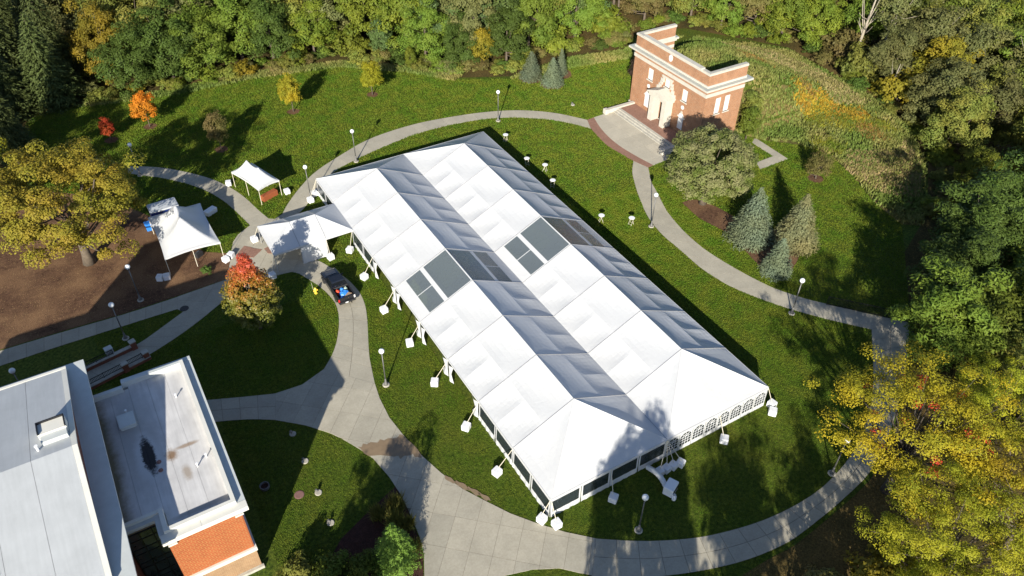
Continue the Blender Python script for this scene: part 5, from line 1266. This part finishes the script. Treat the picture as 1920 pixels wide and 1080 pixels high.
# lawn trees
YG = 'young trees on the back lawn'
for (x, y, key, mat, h, w, t) in [(7.0, 113.0, 'young0', 'leaf_orange', 1.08, 1.12, 'young tree in vivid orange leaf on the back lawn'), (1.5, 111.7, 'young1', 'leaf_redorange', .68, .62, 'smallest young tree, coral red, by the wood\'s shadow'),
                                  (26.4, 107.2, 'young1', 'leaf_yellow', 1.15, 1.0, 'egg-shaped golden olive young tree in the middle of the back lawn'), (38.8, 106.5, 'young0', 'leaf_mapleleft', 1.08, 1.1, 'bright yellow young tree nearest the woods on the back lawn'),
                                  (14.2, 101.6, 'young1', 'leaf_brown', 1.12, .98, 'brownish thin young tree standing in the oak\'s shadow'), (47.6, 111.2, 'young0', 'leaf_lime', .8, .62, 'small lime green sapling at the wood edge right of the yellow tree'),
                                  (45.2, 117.4, 'young1', 'leaf_bluish', 1.35, 1.2, 'dark bluish green small tree at the wood edge')]:
    tree('young_tree', t, key, mat, x, y, h, w, group=YG); ring(x, y, .95)
tree('maple_tree', 'maple turning from green to scarlet at the top beside the plaza', 'maple', 'leaf_maple', 8.1, 63.7, 1.0, 1.0, z=0, rz=.4)
tree('oak_tree', 'huge yellowing oak over the mulch bed at the left', 'bigoak', 'leaf_oak_fall', -5.4, 84.0, .98, 1.12, rz=1.0)
tree('oak_tree', 'second yellow oak behind the first, at the left picture edge', 'bigoak', 'leaf_mapleleft', -17.5, 96.5, 1.0, .95, rz=2.5)
tree('oak_tree', 'big round pale green oak beside the brick facade', 'oak', 'leaf_oak', 63.6, 58.2, 1.06, 1.12, rz=.2)
tree('spruce_tree', 'left one of the two large blue spruces near the oak', 'spruce0', 'needle_blue', 63.3, 49.6, 1.02, 1.0)
tree('spruce_tree', 'right one of the two large spruces, browner in the middle', 'spruce0', 'needle_blueold', 67.4, 46.3, .98, .95)
tree('spruce_tree', 'small blue spruce in front of the two large ones', 'spruce1', 'needle_blue', 61.6, 43.6, .98, 1.12)
for x, y, s, t in [(63.2, 99.2, .95, 'left one of three blue spruces at the back of the lawn'), (65.1, 95.8, .92, 'front one of three blue spruces at the back of the lawn'), (68.3, 98.2, .9, 'slender rear one of three blue spruces at the back of the lawn')]:
    tree('spruce_tree', t, 'spruce1', 'needle_blue', x, y, s, s * (1.2 if x < 66 else .75)); ring(x, y, 1.9)
tree('ornamental_tree', 'small grey-brown ornamental tree in a mulch ring on the right lawn', 'ornamental', 'leaf_brown', 80.7, 55.2, 1.0, .95, z=0); ring(80.7, 55.2, 1.1)
tree('evergreen_shrub', 'narrow yellow-green evergreen against the facade\'s right side', 'column', 'leaf_green', 79.9, 67.6, 1.0, 1.15, z=0, cat='shrub'); tree('evergreen_shrub', 'second narrow evergreen behind the first at the facade\'s side', 'column', 'leaf_olive', 81.6, 69.2, .95, 1.2, cat='shrub')
tree('purple_tree', 'dark purple-leaved small tree against the facade\'s left side', 'young0', 'leaf_darkred', 75.5, 87.0, 1.35, 1.05, z=0)
# foreground planting at the bottom edge
tree('spruce_tree', 'bright green young spruce in the mulch at the bottom edge', 'nearspruce', 'needle_green', 9.35, 32.3, 1.0, .92, z=0)
for x, y, s, mat, t in [(4.4, 33.6, .95, 'leaf_green', 'leafy shrub between the brick wing and the mulch at the bottom edge'), (2.2, 34.6, .9, 'leaf_olive', 'arching yellow-green shrub at the wing\'s corner, bottom edge'), (6.4, 32.6, .85, 'leaf_green', 'low green shrub left of the bottom spruce'), (3.4, 31.6, 1.0, 'leaf_olive', 'shrub cut off by the bottom picture edge')]:
    tree('leafy_shrub', t, 'shrub1', mat, x, y, s, s, z=0, cat='shrub')
def grass_clump(x, y, h, r, mat, label, n=260):
    a = rng.uniform(0, 2 * math.pi, n); q = rng.random(n) ** .7
    base = np.stack([np.cos(a) * q * r * .35, np.sin(a) * q * r * .35, np.full(n, h * .42)], 1) + np.stack([np.cos(a) * r * .35, np.sin(a) * r * .35, np.zeros(n)], 1) * rng.random((n, 1))
    T = np.stack([np.cos(a) * .55, np.sin(a) * .55, np.full(n, 1.0)], 1); Nn = np.stack([np.cos(a), np.sin(a), np.full(n, -.3)], 1) + rng.normal(size=(n, 3)) * .5
    o = put('ornamental_grass', cards('grass_clump', base, Nn, h * rng.uniform(.7, 1.2, n), .06, tang=T), mat, None, (x, y, 0)); tag(o, label, 'grass clump', 'ornamental grasses by the plaza')
for i, (x, y, h, r, t) in enumerate([(11.3, 36.7, 1.5, 1.3, 'golden ornamental grass nearest the muddy wash'), (10.6, 35.3, 1.5, 1.2, 'golden ornamental grass second from the muddy wash'), (9.7, 36.7, 1.3, 1.1, 'ornamental grass at the lawn side of the golden clumps'), (11.4, 34.6, 1.3, 1.0, 'ornamental grass touching the plaza edge behind the spruce'), (11.1, 32.6, 1.1, .8, 'ornamental grass between the spruce and the plaza')]): grass_clump(x, y, h, r, 'grass_plume', t)
g2 = tree('low_shrub', 'small green plant in the mulch in front of the large canopy', 'shrub0', 'leaf_deep', 5.6, 75.6, .38, .38, z=0, cat='shrub')

# trees at the right-hand edge of the picture
RG = 'trees along the right edge'
for (x, y, key, mat, h, w, bark, t) in [(48.3, 17.2, 'locust0', 'leaf_locust', 1.08, 1.2, 'bark_dark', 'spreading golden yellow locust over the lower right path'), (43.2, 9.8, 'locust1', 'leaf_mapleleft', .95, 1.0, 'bark', 'yellow-green tree at the bottom right corner'),
                                        (51.5, 8.6, 'locust1', 'leaf_locust', 1.0, .9, 'bark', 'golden tree at the right edge below the spreading locust'), (57.5, 15.2, 'locust0', 'leaf_mapleleft', .92, .75, 'bark', 'olive yellow tree at the right edge beside the spreading locust'),
                                        (64.8, 25.2, 'spray0', 'leaf_green', 1.0, 1.1, 'bark', 'bright green tree leaning over the iron fence corner'), (70.5, 22.5, 'spray1', 'leaf_green', 1.05, 1.1, 'bark', 'bright green feathery tree right of the fence corner'), (66.5, 17.2, 'spray0', 'leaf_olive', .95, .95, 'bark', 'olive green tree between the locust and the feathery trees'),
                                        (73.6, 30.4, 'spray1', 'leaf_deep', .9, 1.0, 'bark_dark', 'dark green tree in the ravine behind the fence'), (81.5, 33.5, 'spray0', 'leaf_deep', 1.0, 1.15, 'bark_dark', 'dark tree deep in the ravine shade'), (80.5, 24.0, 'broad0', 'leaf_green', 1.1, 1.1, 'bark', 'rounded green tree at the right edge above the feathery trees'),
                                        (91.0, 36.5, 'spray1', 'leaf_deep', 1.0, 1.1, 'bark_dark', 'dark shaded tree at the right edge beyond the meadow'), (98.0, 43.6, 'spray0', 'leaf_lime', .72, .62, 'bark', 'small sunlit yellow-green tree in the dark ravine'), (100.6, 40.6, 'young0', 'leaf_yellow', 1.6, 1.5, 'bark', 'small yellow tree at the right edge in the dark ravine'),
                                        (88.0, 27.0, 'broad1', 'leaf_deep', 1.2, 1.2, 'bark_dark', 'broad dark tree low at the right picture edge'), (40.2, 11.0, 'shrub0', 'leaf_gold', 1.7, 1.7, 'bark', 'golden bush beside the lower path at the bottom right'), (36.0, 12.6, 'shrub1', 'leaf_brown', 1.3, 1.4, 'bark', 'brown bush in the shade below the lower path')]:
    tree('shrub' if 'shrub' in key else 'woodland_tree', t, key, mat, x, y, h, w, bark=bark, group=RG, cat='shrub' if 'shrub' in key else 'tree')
tree('woodland_tree', 'lower yellow-green tree cut by the bottom edge at the right', 'locust0', 'leaf_mapleleft', 39.8, 7.6, .72, .66, group=RG)
vine = unit(26) * np.array([4.8, 4.8, 1.6]) + np.array([0, 0, 9.0])
o = put('red_creeper', crown('red_creeper', vine, .42, 60, .15, .5), 'leaf_red', [t for t in C.objects if t.get('label') == 'spreading golden yellow locust over the lower right path'][0])
# trees behind the viewpoint, whose shadows fall on the tent front and the lower path
SG = 'trees below the viewpoint'
for (x, y, key, h, w, t) in [(12.0, 5.2, 'oak', 1.78, .92, 'tall broad tree outside the bottom edge that shades the tent front'), (18.0, .3, 'tall1', 1.2, 1.15, 'tall tree outside the bottom edge shading the lower path'), (23.2, 5.2, 'tall0', .95, .75, 'thin-crowned tree outside the bottom right corner'),
                             (28.8, 3.6, 'tall1', .95, .8, 'loose tree outside the bottom right corner shading the lawn'), (-3.0, 22.0, 'broad2', .95, .62, 'tree outside the bottom edge near the brick wing'), (1.0, 24.5, 'tall0', .78, .75, 'slim tree below the bottom shrubs, outside the picture')]:
    tree('shade_tree', t, key, 'leaf_green', x, y, h, w, group=SG)
# the woods: placed one by one, near rows first
WG = 'trees of the surrounding woods'
wood = []
def W(x, y, key, mat, h, w=None, bark='bark'):
    k = 1.22 if key[:4] in ('broa', 'spra') else 1.0
    wood.append((x, y, key, mat, h * k, (w if w else h) * k, bark))
W(-3.5, 128.0, 'fir', 'needle_dark', 1.0, 1.35); W(-9.5, 127.0, 'fir', 'needle_dark', .85, 1.3); W(-12.5, 133.5, 'fir', 'needle_dark', 1.05, 1.4); W(-2.0, 136.0, 'fir', 'needle_dark', 1.25); W(-9, 138, 'fir', 'needle_dark', 1.3)
W(5.0, 130.5, 'spray0', 'leaf_gold', .95, .8); W(8.2, 125.6, 'spray1', 'leaf_deep', .82, .92); W(13.5, 126.6, 'spray0', 'leaf_deep', .86, .95); W(11.0, 133.5, 'broad0', 'leaf_olive', 1.15, 1.1)
W(19.0, 126.5, 'spray1', 'leaf_green', .85, .95); W(18.5, 134.0, 'broad1', 'leaf_sage', 1.2, 1.1); W(25.0, 128.5, 'spray0', 'leaf_green', 1.0, 1.05); W(29.5, 126.0, 'spray1', 'leaf_deep', .9, .95); W(26.0, 136.5, 'broad2', 'leaf_sage', 1.25, 1.1)
W(33.0, 131.0, 'broad0', 'leaf_olive', 1.05); W(36.0, 124.5, 'broad1', 'leaf_lime', .72, .7); W(40.0, 127.5, 'broad2', 'leaf_sage', 1.1); W(41.5, 121.5, 'shrub0', 'leaf_lime', 2.0, 1.9); W(46.0, 123.0, 'broad0', 'leaf_lime', 1.15, 1.0); W(50.5, 119.5, 'broad1', 'leaf_lime', 1.2, 1.05)
W(51.0, 112.6, 'broad2', 'leaf_green', .75, .72); W(55.0, 115.0, 'broad0', 'leaf_bluish', .95, .85); W(55.5, 108.2, 'spray1', 'leaf_deep', .62, .62); W(58.2, 106.6, 'young0', 'leaf_gold', 1.35, 1.4); W(59.5, 111.5, 'broad1', 'leaf_sage', 1.15, .95); W(62.5, 105.8, 'broad2', 'leaf_deep', .72, .7)
W(64.5, 112.0, 'broad0', 'leaf_bluish', 1.2, .95); W(68.5, 108.5, 'broad1', 'leaf_green', 1.0, .9); W(71.5, 106.5, 'shrub0', 'leaf_lime', 2.0, 2.0); W(73.0, 112.5, 'broad2', 'leaf_olive', 1.2, 1.05); W(78.0, 108.5, 'broad0', 'leaf_green', .95, .9); W(80.5, 113.5, 'broad1', 'leaf_bluish', 1.1); W(84.0, 107.0, 'shrub1', 'leaf_lime', 2.2, 2.3)
W(88.5, 110.0, 'tall0', 'leaf_olive', 1.0, 1.05); W(93.0, 108.0, 'broad2', 'leaf_brown', .85, .85); W(96.5, 109.0, 'tall1', 'leaf_green', 1.0, 1.0, 'bark_pale'); W(101.0, 104.5, 'broad0', 'leaf_olive', .9, .85); W(103.5, 99.0, 'broad1', 'leaf_green', .85, .7); W(107.5, 95.0, 'broad2', 'leaf_brown', 1.0, .85)
W(109.5, 90.2, 'broad0', 'leaf_lime', .9, .8); W(111.5, 85.4, 'broad1', 'leaf_lime', .78, .8); W(112.5, 79.5, 'shrub0', 'leaf_brown', 2.2, 2.2); W(110.0, 73.6, 'shrub1', 'leaf_olive', 2.1, 2.0); W(112.5, 69.2, 'broad2', 'leaf_sage', .8, .8); W(108.6, 64.6, 'shrub0', 'leaf_gold', 2.2, 2.1); W(109.5, 58.5, 'broad0', 'leaf_sage', .9, .9); W(116.0, 64.0, 'broad1', 'leaf_gold', .95, 1.0); W(105.5, 52.5, 'broad2', 'leaf_olive', .8, .8); W(114.0, 52.5, 'tall1', 'leaf_sage', 1.0, 1.1)
W(118.5, 76.0, 'tall0', 'leaf_sage', 1.15, 1.1, 'bark_pale'); W(121.0, 69.0, 'tall1', 'leaf_sage', 1.2, 1.2, 'bark_pale'); W(124.0, 61.5, 'broad0', 'leaf_sage', 1.2, 1.1); W(121.5, 53.5, 'broad1', 'leaf_olive', 1.1, 1.0); W(115.0, 45.0, 'spray0', 'leaf_olive', 1.0, 1.0); W(106.5, 38.0, 'broad2', 'leaf_deep', 1.1, 1.1); W(97.0, 31.0, 'broad0', 'leaf_deep', 1.2, 1.2)
mats_by = ['leaf_olive', 'leaf_sage', 'leaf_green', 'leaf_olive', 'leaf_lime', 'leaf_bluish', 'leaf_sage', 'leaf_brown']
# rows further back, filled until the wood closes
CAMF = (math.sin(TH), math.cos(TH))
pts_ = [(w_[0], w_[1]) for w_ in wood]
r_ = random.Random(11)
for _ in range(6000):
    x, y = r_.uniform(-30, 165), r_.uniform(20, 195)
    if not inside((x, y), FOREST): continue
    fw = x * CAMF[0] + y * CAMF[1]; sd = x * CAMF[1] - y * CAMF[0]
    if fw < 60 or fw > 166 or abs(sd) > .70 * fw + 6: continue
    if y < 55 and x < 112: continue
    if min((x - a) ** 2 + (y - b2) ** 2 for a, b2 in pts_) < (5.7 if fw < 140 else 6.4) ** 2: continue
    if min((x - p[0]) ** 2 + (y - p[1]) ** 2 for p in FOREST[:22]) < 30: continue
    az = sd / fw
    key = r_.choice(['broad0', 'broad1', 'broad2', 'spray0', 'spray1'] if az < .3 else ['broad0', 'broad2', 'tall0', 'tall1', 'tall0', 'spray1'])
    mat = 'needle_dark' if az < -.60 else r_.choice(mats_by[:4] + ['leaf_deep', 'leaf_green'] if az < 0 else mats_by[:4] + ['leaf_sage', 'leaf_olive', 'leaf_bluish', 'leaf_brown', 'leaf_lime'])
    if az < -.60: key = 'fir'
    s = r_.uniform(.95, 1.3)
    W(x, y, key, mat, s, s * r_.uniform(.88, 1.05), 'bark_pale' if key.startswith('tall') else 'bark'); pts_.append((x, y))
COL = {'leaf_olive': 'olive green', 'leaf_sage': 'sage green', 'leaf_green': 'mid green', 'leaf_lime': 'yellow-green', 'leaf_bluish': 'bluish green', 'leaf_brown': 'brownish', 'leaf_gold': 'golden', 'leaf_deep': 'deep green', 'needle_dark': 'dark'}
FORM = {'fir': 'conifer', 'broa': 'broad-crowned tree', 'spra': 'feathery tree', 'tall': 'slim tall tree', 'shru': 'bush', 'youn': 'small tree'}
def ordw(n):
    tens = ['', '', 'twenty', 'thirty', 'forty', 'fifty', 'sixty', 'seventy', 'eighty', 'ninety']
    o20 = ORD + ['eleventh', 'twelfth', 'thirteenth', 'fourteenth', 'fifteenth', 'sixteenth', 'seventeenth', 'eighteenth', 'nineteenth']
    if n < 20: return o20[n - 1]
    t_, u_ = divmod(n, 10)
    return (tens[t_][:-1] + 'ieth') if u_ == 0 else tens[t_] + '-' + ORD[u_ - 1]
groups_ = {}
for w_ in wood: groups_.setdefault((w_[3], w_[2][:4]), []).append(w_)
for (mat, fm), L_ in groups_.items():
    L_.sort(key=lambda p: (p[0] * CAMF[1] - p[1] * CAMF[0]) / (p[0] * CAMF[0] + p[1] * CAMF[1]))
    for i, (x, y, key, mt, h, w, bk) in enumerate(L_):
        lab = f'{COL[mat]} {FORM[fm]} in the woods' + (f', {ordw(i + 1)} of its kind from the left' if len(L_) > 1 else ', the only one of its kind')
        tree('conifer_tree' if fm == 'fir' else 'bush' if fm == 'shru' else 'woodland_tree', lab, key, mat, x, y, h, w, bark=bk, group=WG, cat='bush' if fm == 'shru' else 'tree')
for i, (x, y, h, t) in enumerate([(113.8, 77.5, 1.15, 'tall bare pale snag leaning at the meadow\'s wood edge'), (121.5, 84.0, 1.2, 'bare pale trunk behind the leaning snag'), (109.0, 66.5, .55, 'broken pale stump at the meadow\'s edge')]):
    o = thing('bare_tree', t, 'tree', (x, y, tz(x, y))); k = put('trunk', SNAG, 'bark_pale', o); k.scale = (h, h, h)
# undergrowth along the wood edge, each bush its own
ug = []
edge = FOREST[1:21]
r_ = random.Random(5)
for i in range(len(edge) - 1):
    a, b2 = Vector(edge[i]), Vector(edge[i + 1]); n = max(1, int((b2 - a).length / 1.5))
    for k in range(n):
        p = a.lerp(b2, (k + r_.random()) / n); d = Vector((b2.y - a.y, a.x - b2.x)).normalized() * -r_.uniform(.2, 4.2)
        ug.append((p.x + d.x, p.y + d.y, r_.choice(['leaf_lime', 'leaf_olive', 'leaf_green', 'leaf_olive', 'leaf_brown', 'leaf_deep', 'leaf_gold' if r_.random() < .4 else 'leaf_sage']), r_.uniform(.55, 1.1)))
gu = {}
for u_ in ug: gu.setdefault(u_[2], []).append(u_)
for mat, L_ in gu.items():
    for i, (x, y, mt, s) in enumerate(L_):
        tree('edge_bush', f'low {COL[mat]} bush fringing the woods, {ordw(i + 1)} such from the left', ['shrub0', 'shrub1'][i % 2], mat, x, y, s * .85, s * 1.15, cat='bush', group='bushes along the wood edge')

# tall grass of the meadow on the mound
def tufts(name, polys, n, h0, h1, mat, seedv, blades=5, gauss=None):
    P_ = [] if gauss is None else [(gauss[0] + rng.normal() * gauss[2], gauss[1] + rng.normal() * gauss[2] * 1.3) for _ in range(n)]
    xa = [p[0] for p in polys]; ya = [p[1] for p in polys]
    while len(P_) < n:
        x, y = rng.uniform(min(xa), max(xa)), rng.uniform(min(ya), max(ya))
        if inside((x, y), polys): P_.append((x, y))
    P_ = np.array(P_); z = terrain(P_[:, 0], P_[:, 1])
    base = np.repeat(np.column_stack([P_, z]), blades, 0); k = len(base)
    a = rng.uniform(0, 6.283, k); h_ = rng.uniform(h0, h1, k); T = np.stack([np.cos(a) * .55, np.sin(a) * .55, np.ones(k)], 1)
    Nn = np.stack([np.cos(a), np.sin(a), np.full(k, .5)], 1) + rng.normal(size=(k, 3)) * .4
    c = base + np.stack([np.cos(a) * .12, np.sin(a) * .12, h_ * .42], 1) + rng.normal(size=(k, 3)) * np.array([.1, .1, .02])
    o = put(name, cards(name, c, Nn, h_, .34, tang=T), mat); o['kind'] = 'stuff'; return o
leaf('meadow_grass', (.19, .185, .045), (.34, .29, .10), (.13, .185, .035), patch=.5, tr=.25, val=0, pscale=.16)
leaf('meadow_gold', (.34, .24, .02), (.44, .31, .03), (.36, .19, .03), patch=.4, tr=.25, val=0, pscale=.3)
leaf('meadow_lime', (.20, .19, .02), (.30, .26, .03), (.14, .18, .02), patch=.45, tr=.25, val=0, pscale=.4)
leaf('meadow_rust', (.30, .15, .04), (.38, .20, .05), (.24, .17, .05), patch=.45, tr=.25, val=0, pscale=.4)
leaf('meadow_tan', (.30, .235, .105), (.42, .32, .15), (.24, .20, .075), patch=.45, tr=.2, val=0, pscale=.25)
MEAD2 = [(73.2, 70.2), (79.3, 70.2), (81, 67), (85.5, 62.5), (87.2, 58.4), (85.6, 53.1), (83, 47.4), (82, 42.5), (84, 41), (87.6, 43.3), (98, 50.7), (105, 58.9), (105.7, 64.2), (107.1, 71.7), (107.1, 79.6), (107.9, 86.4), (103.2, 91.8), (97.5, 98.5), (89, 97), (82, 92), (79.4, 84.2), (73.2, 84.2)]
sheet('meadow', MEAD2, .02, 'meadow_soil', follow=True, step=1.2)
tufts('meadow_grass', MEAD2, 13000, .35, .75, 'meadow_grass', 1)
tufts('meadow_dry_grass', [(88, 86), (95, 93), (104, 88), (106, 78), (104, 66), (99, 68), (97, 80), (90, 84)], 3200, .35, .8, 'meadow_tan', 2)
tufts('meadow_dry_grass', [(86, 55), (90, 58), (96, 54), (101, 57), (97, 51), (89, 45), (85, 48)], 1500, .35, .7, 'meadow_tan', 2)
r_ = random.Random(21)
for cx, cy, rx, n, mt in [(93.5, 69.5, 1.6, 420, 'meadow_gold'), (96.5, 68.3, 2.0, 600, 'meadow_gold'), (98.8, 64.5, 1.7, 450, 'meadow_gold'), (96.0, 63.5, 1.8, 450, 'meadow_lime'), (99.8, 60.5, 1.5, 320, 'meadow_lime'), (93.0, 66.0, 1.5, 260, 'meadow_lime'), (97.0, 60.0, 1.6, 300, 'meadow_rust'), (95.0, 71.0, 1.2, 220, 'meadow_rust'), (88.5, 60.0, 1.5, 260, 'meadow_lime'), (91.0, 79.0, 1.5, 200, 'meadow_rust')]:
    tufts('goldenrod', [(0, 0)], n, .35, .75, mt, 3, 5, (cx, cy, rx * .62))
# fringe of rough grass at the foot of the mound
tufts('rough_grass', [(72, 99), (83, 97), (96, 100), (90, 104), (83, 100.6), (72, 102.8), (61, 101.2), (60, 100.4)], 1800, .25, .6, 'meadow_grass', 4)
tufts('rough_grass', [(0, 123.6), (12, 121.2), (25, 120.8), (38, 118), (47, 110.6), (52, 104.5), (54, 105.4), (48, 112.6), (39, 120), (25, 123), (12, 123.2), (0, 125.6)], 3200, .25, .6, 'meadow_grass', 5)

# the mown turf itself: short blades over the open lawns
m = leaf('turf', (.062, .125, .008), (.128, .22, .015), (.165, .195, .019), patch=.42, tr=.25, val=0, pscale=.5)
LAWN = [(-16, 73), (-20, 60), (-6, 59), (1.2, 56), (1.2, 37), (4, 31), (9, 27), (30, 12), (34, 17.6), (40, 17.6), (50, 19.2), (68.4, 30.2), (70, 32), (78, 38.8), (82, 42.4), (83, 47.4), (85.6, 53.1), (87.2, 58.4), (85.5, 62.5), (81, 67), (79.3, 69), (79.3, 85), (82, 91), (89, 97), (90, 105), (83, 100), (72, 102.5), (60, 100.8), (53, 104.6), (47, 111.6), (38.8, 118.8), (25, 121.6), (12, 122), (-1, 124), (-8, 124), (-12, 104), (-20, 104.5)]
def strip(a, b2): return list(a) + list(reversed(b2))
HOLES = [strip(BACK_O, BACK_I), strip(RIGHT_I, RIGHT_O), strip(DOWN_I, DOWN_O), strip(WEST_U, WEST_L), strip(DRIVE_R, DRIVE_L), strip(BRANCH_U, BRANCH_L), strip(E_U, E_L), strip(F_L, F_R), PLAZA, SOUTH, SOUTH2, FORECOURT, ELBOW, strip(BAND_O, BAND_I), MULCH_W, MULCH_S, MULCH_SP,
         [(22.1, 29.8), (45.9, 29.8), (45.9, 84), (22.1, 84)], [(-30, 33), (.4, 33), (.4, 56), (-30, 56)], [(66.4, 69.8), (79.2, 69.0), (79.2, 85.2), (66.4, 84.2)], [(-12, 62.6), (-2.4, 64.4), (-3.2, 67.5), (-12, 66)]]
def inside_np(px, py, poly):
    c = np.zeros(len(px), bool); n = len(poly)
    for i in range(n):
        x1, y1 = poly[i]; x2, y2 = poly[(i + 1) % n]
        if y1 == y2: continue
        k = ((y1 > py) != (y2 > py)) & (px < (x2 - x1) * (py - y1) / (y2 - y1) + x1); c ^= k
    return c
n = 1250000
px_, py_ = rng.uniform(-20, 90, n), rng.uniform(12, 124, n)
n2 = 420000; px_ = np.concatenate([px_, rng.uniform(-16, 62, n2)]); py_ = np.concatenate([py_, rng.uniform(14, 66, n2)])
ok = inside_np(px_, py_, LAWN)
for h_ in HOLES: ok &= ~inside_np(px_, py_, h_)
fw = px_ * CAMF[0] + py_ * CAMF[1]; sd = px_ * CAMF[1] - py_ * CAMF[0]
for cx, cy, cr in RINGS + [(4.79, 42.07, .5), (6.44, 48.6, .4), (6.39, 45.14, .4), (6.26, 41.45, .4), (6.11, 38.15, .4), (64.02, 88.36, .4), (2.53, 44.25, .5)] + [(l_[0], l_[1], .42) for l_ in lamps]: ok &= (px_ - cx) ** 2 + (py_ - cy) ** 2 > (cr * (.85 + .2 * rng.random(len(px_)))) ** 2
ok &= (np.abs(sd) < .70 * fw + 3) & (fw > 26)
px_, py_, fw = px_[ok], py_[ok], fw[ok]; k = len(px_)
a = rng.uniform(0, 6.283, k); hh = rng.uniform(.09, .17, k) * np.clip(fw / 72, .58, 1.15)
base = np.column_stack([px_, py_, terrain(px_, py_) + hh * .30])
T = np.stack([np.cos(a) * .7, np.sin(a) * .7, np.ones(k)], 1); b_ = a + rng.uniform(-.9, .9, k)
Nn = np.stack([np.cos(b_), np.sin(b_), np.full(k, .25)], 1)
o = put('turf_blades', cards('turf_blades', base, Nn, hh, .6, tang=T), 'turf'); o['kind'] = 'stuff'
print('turf blades', k)
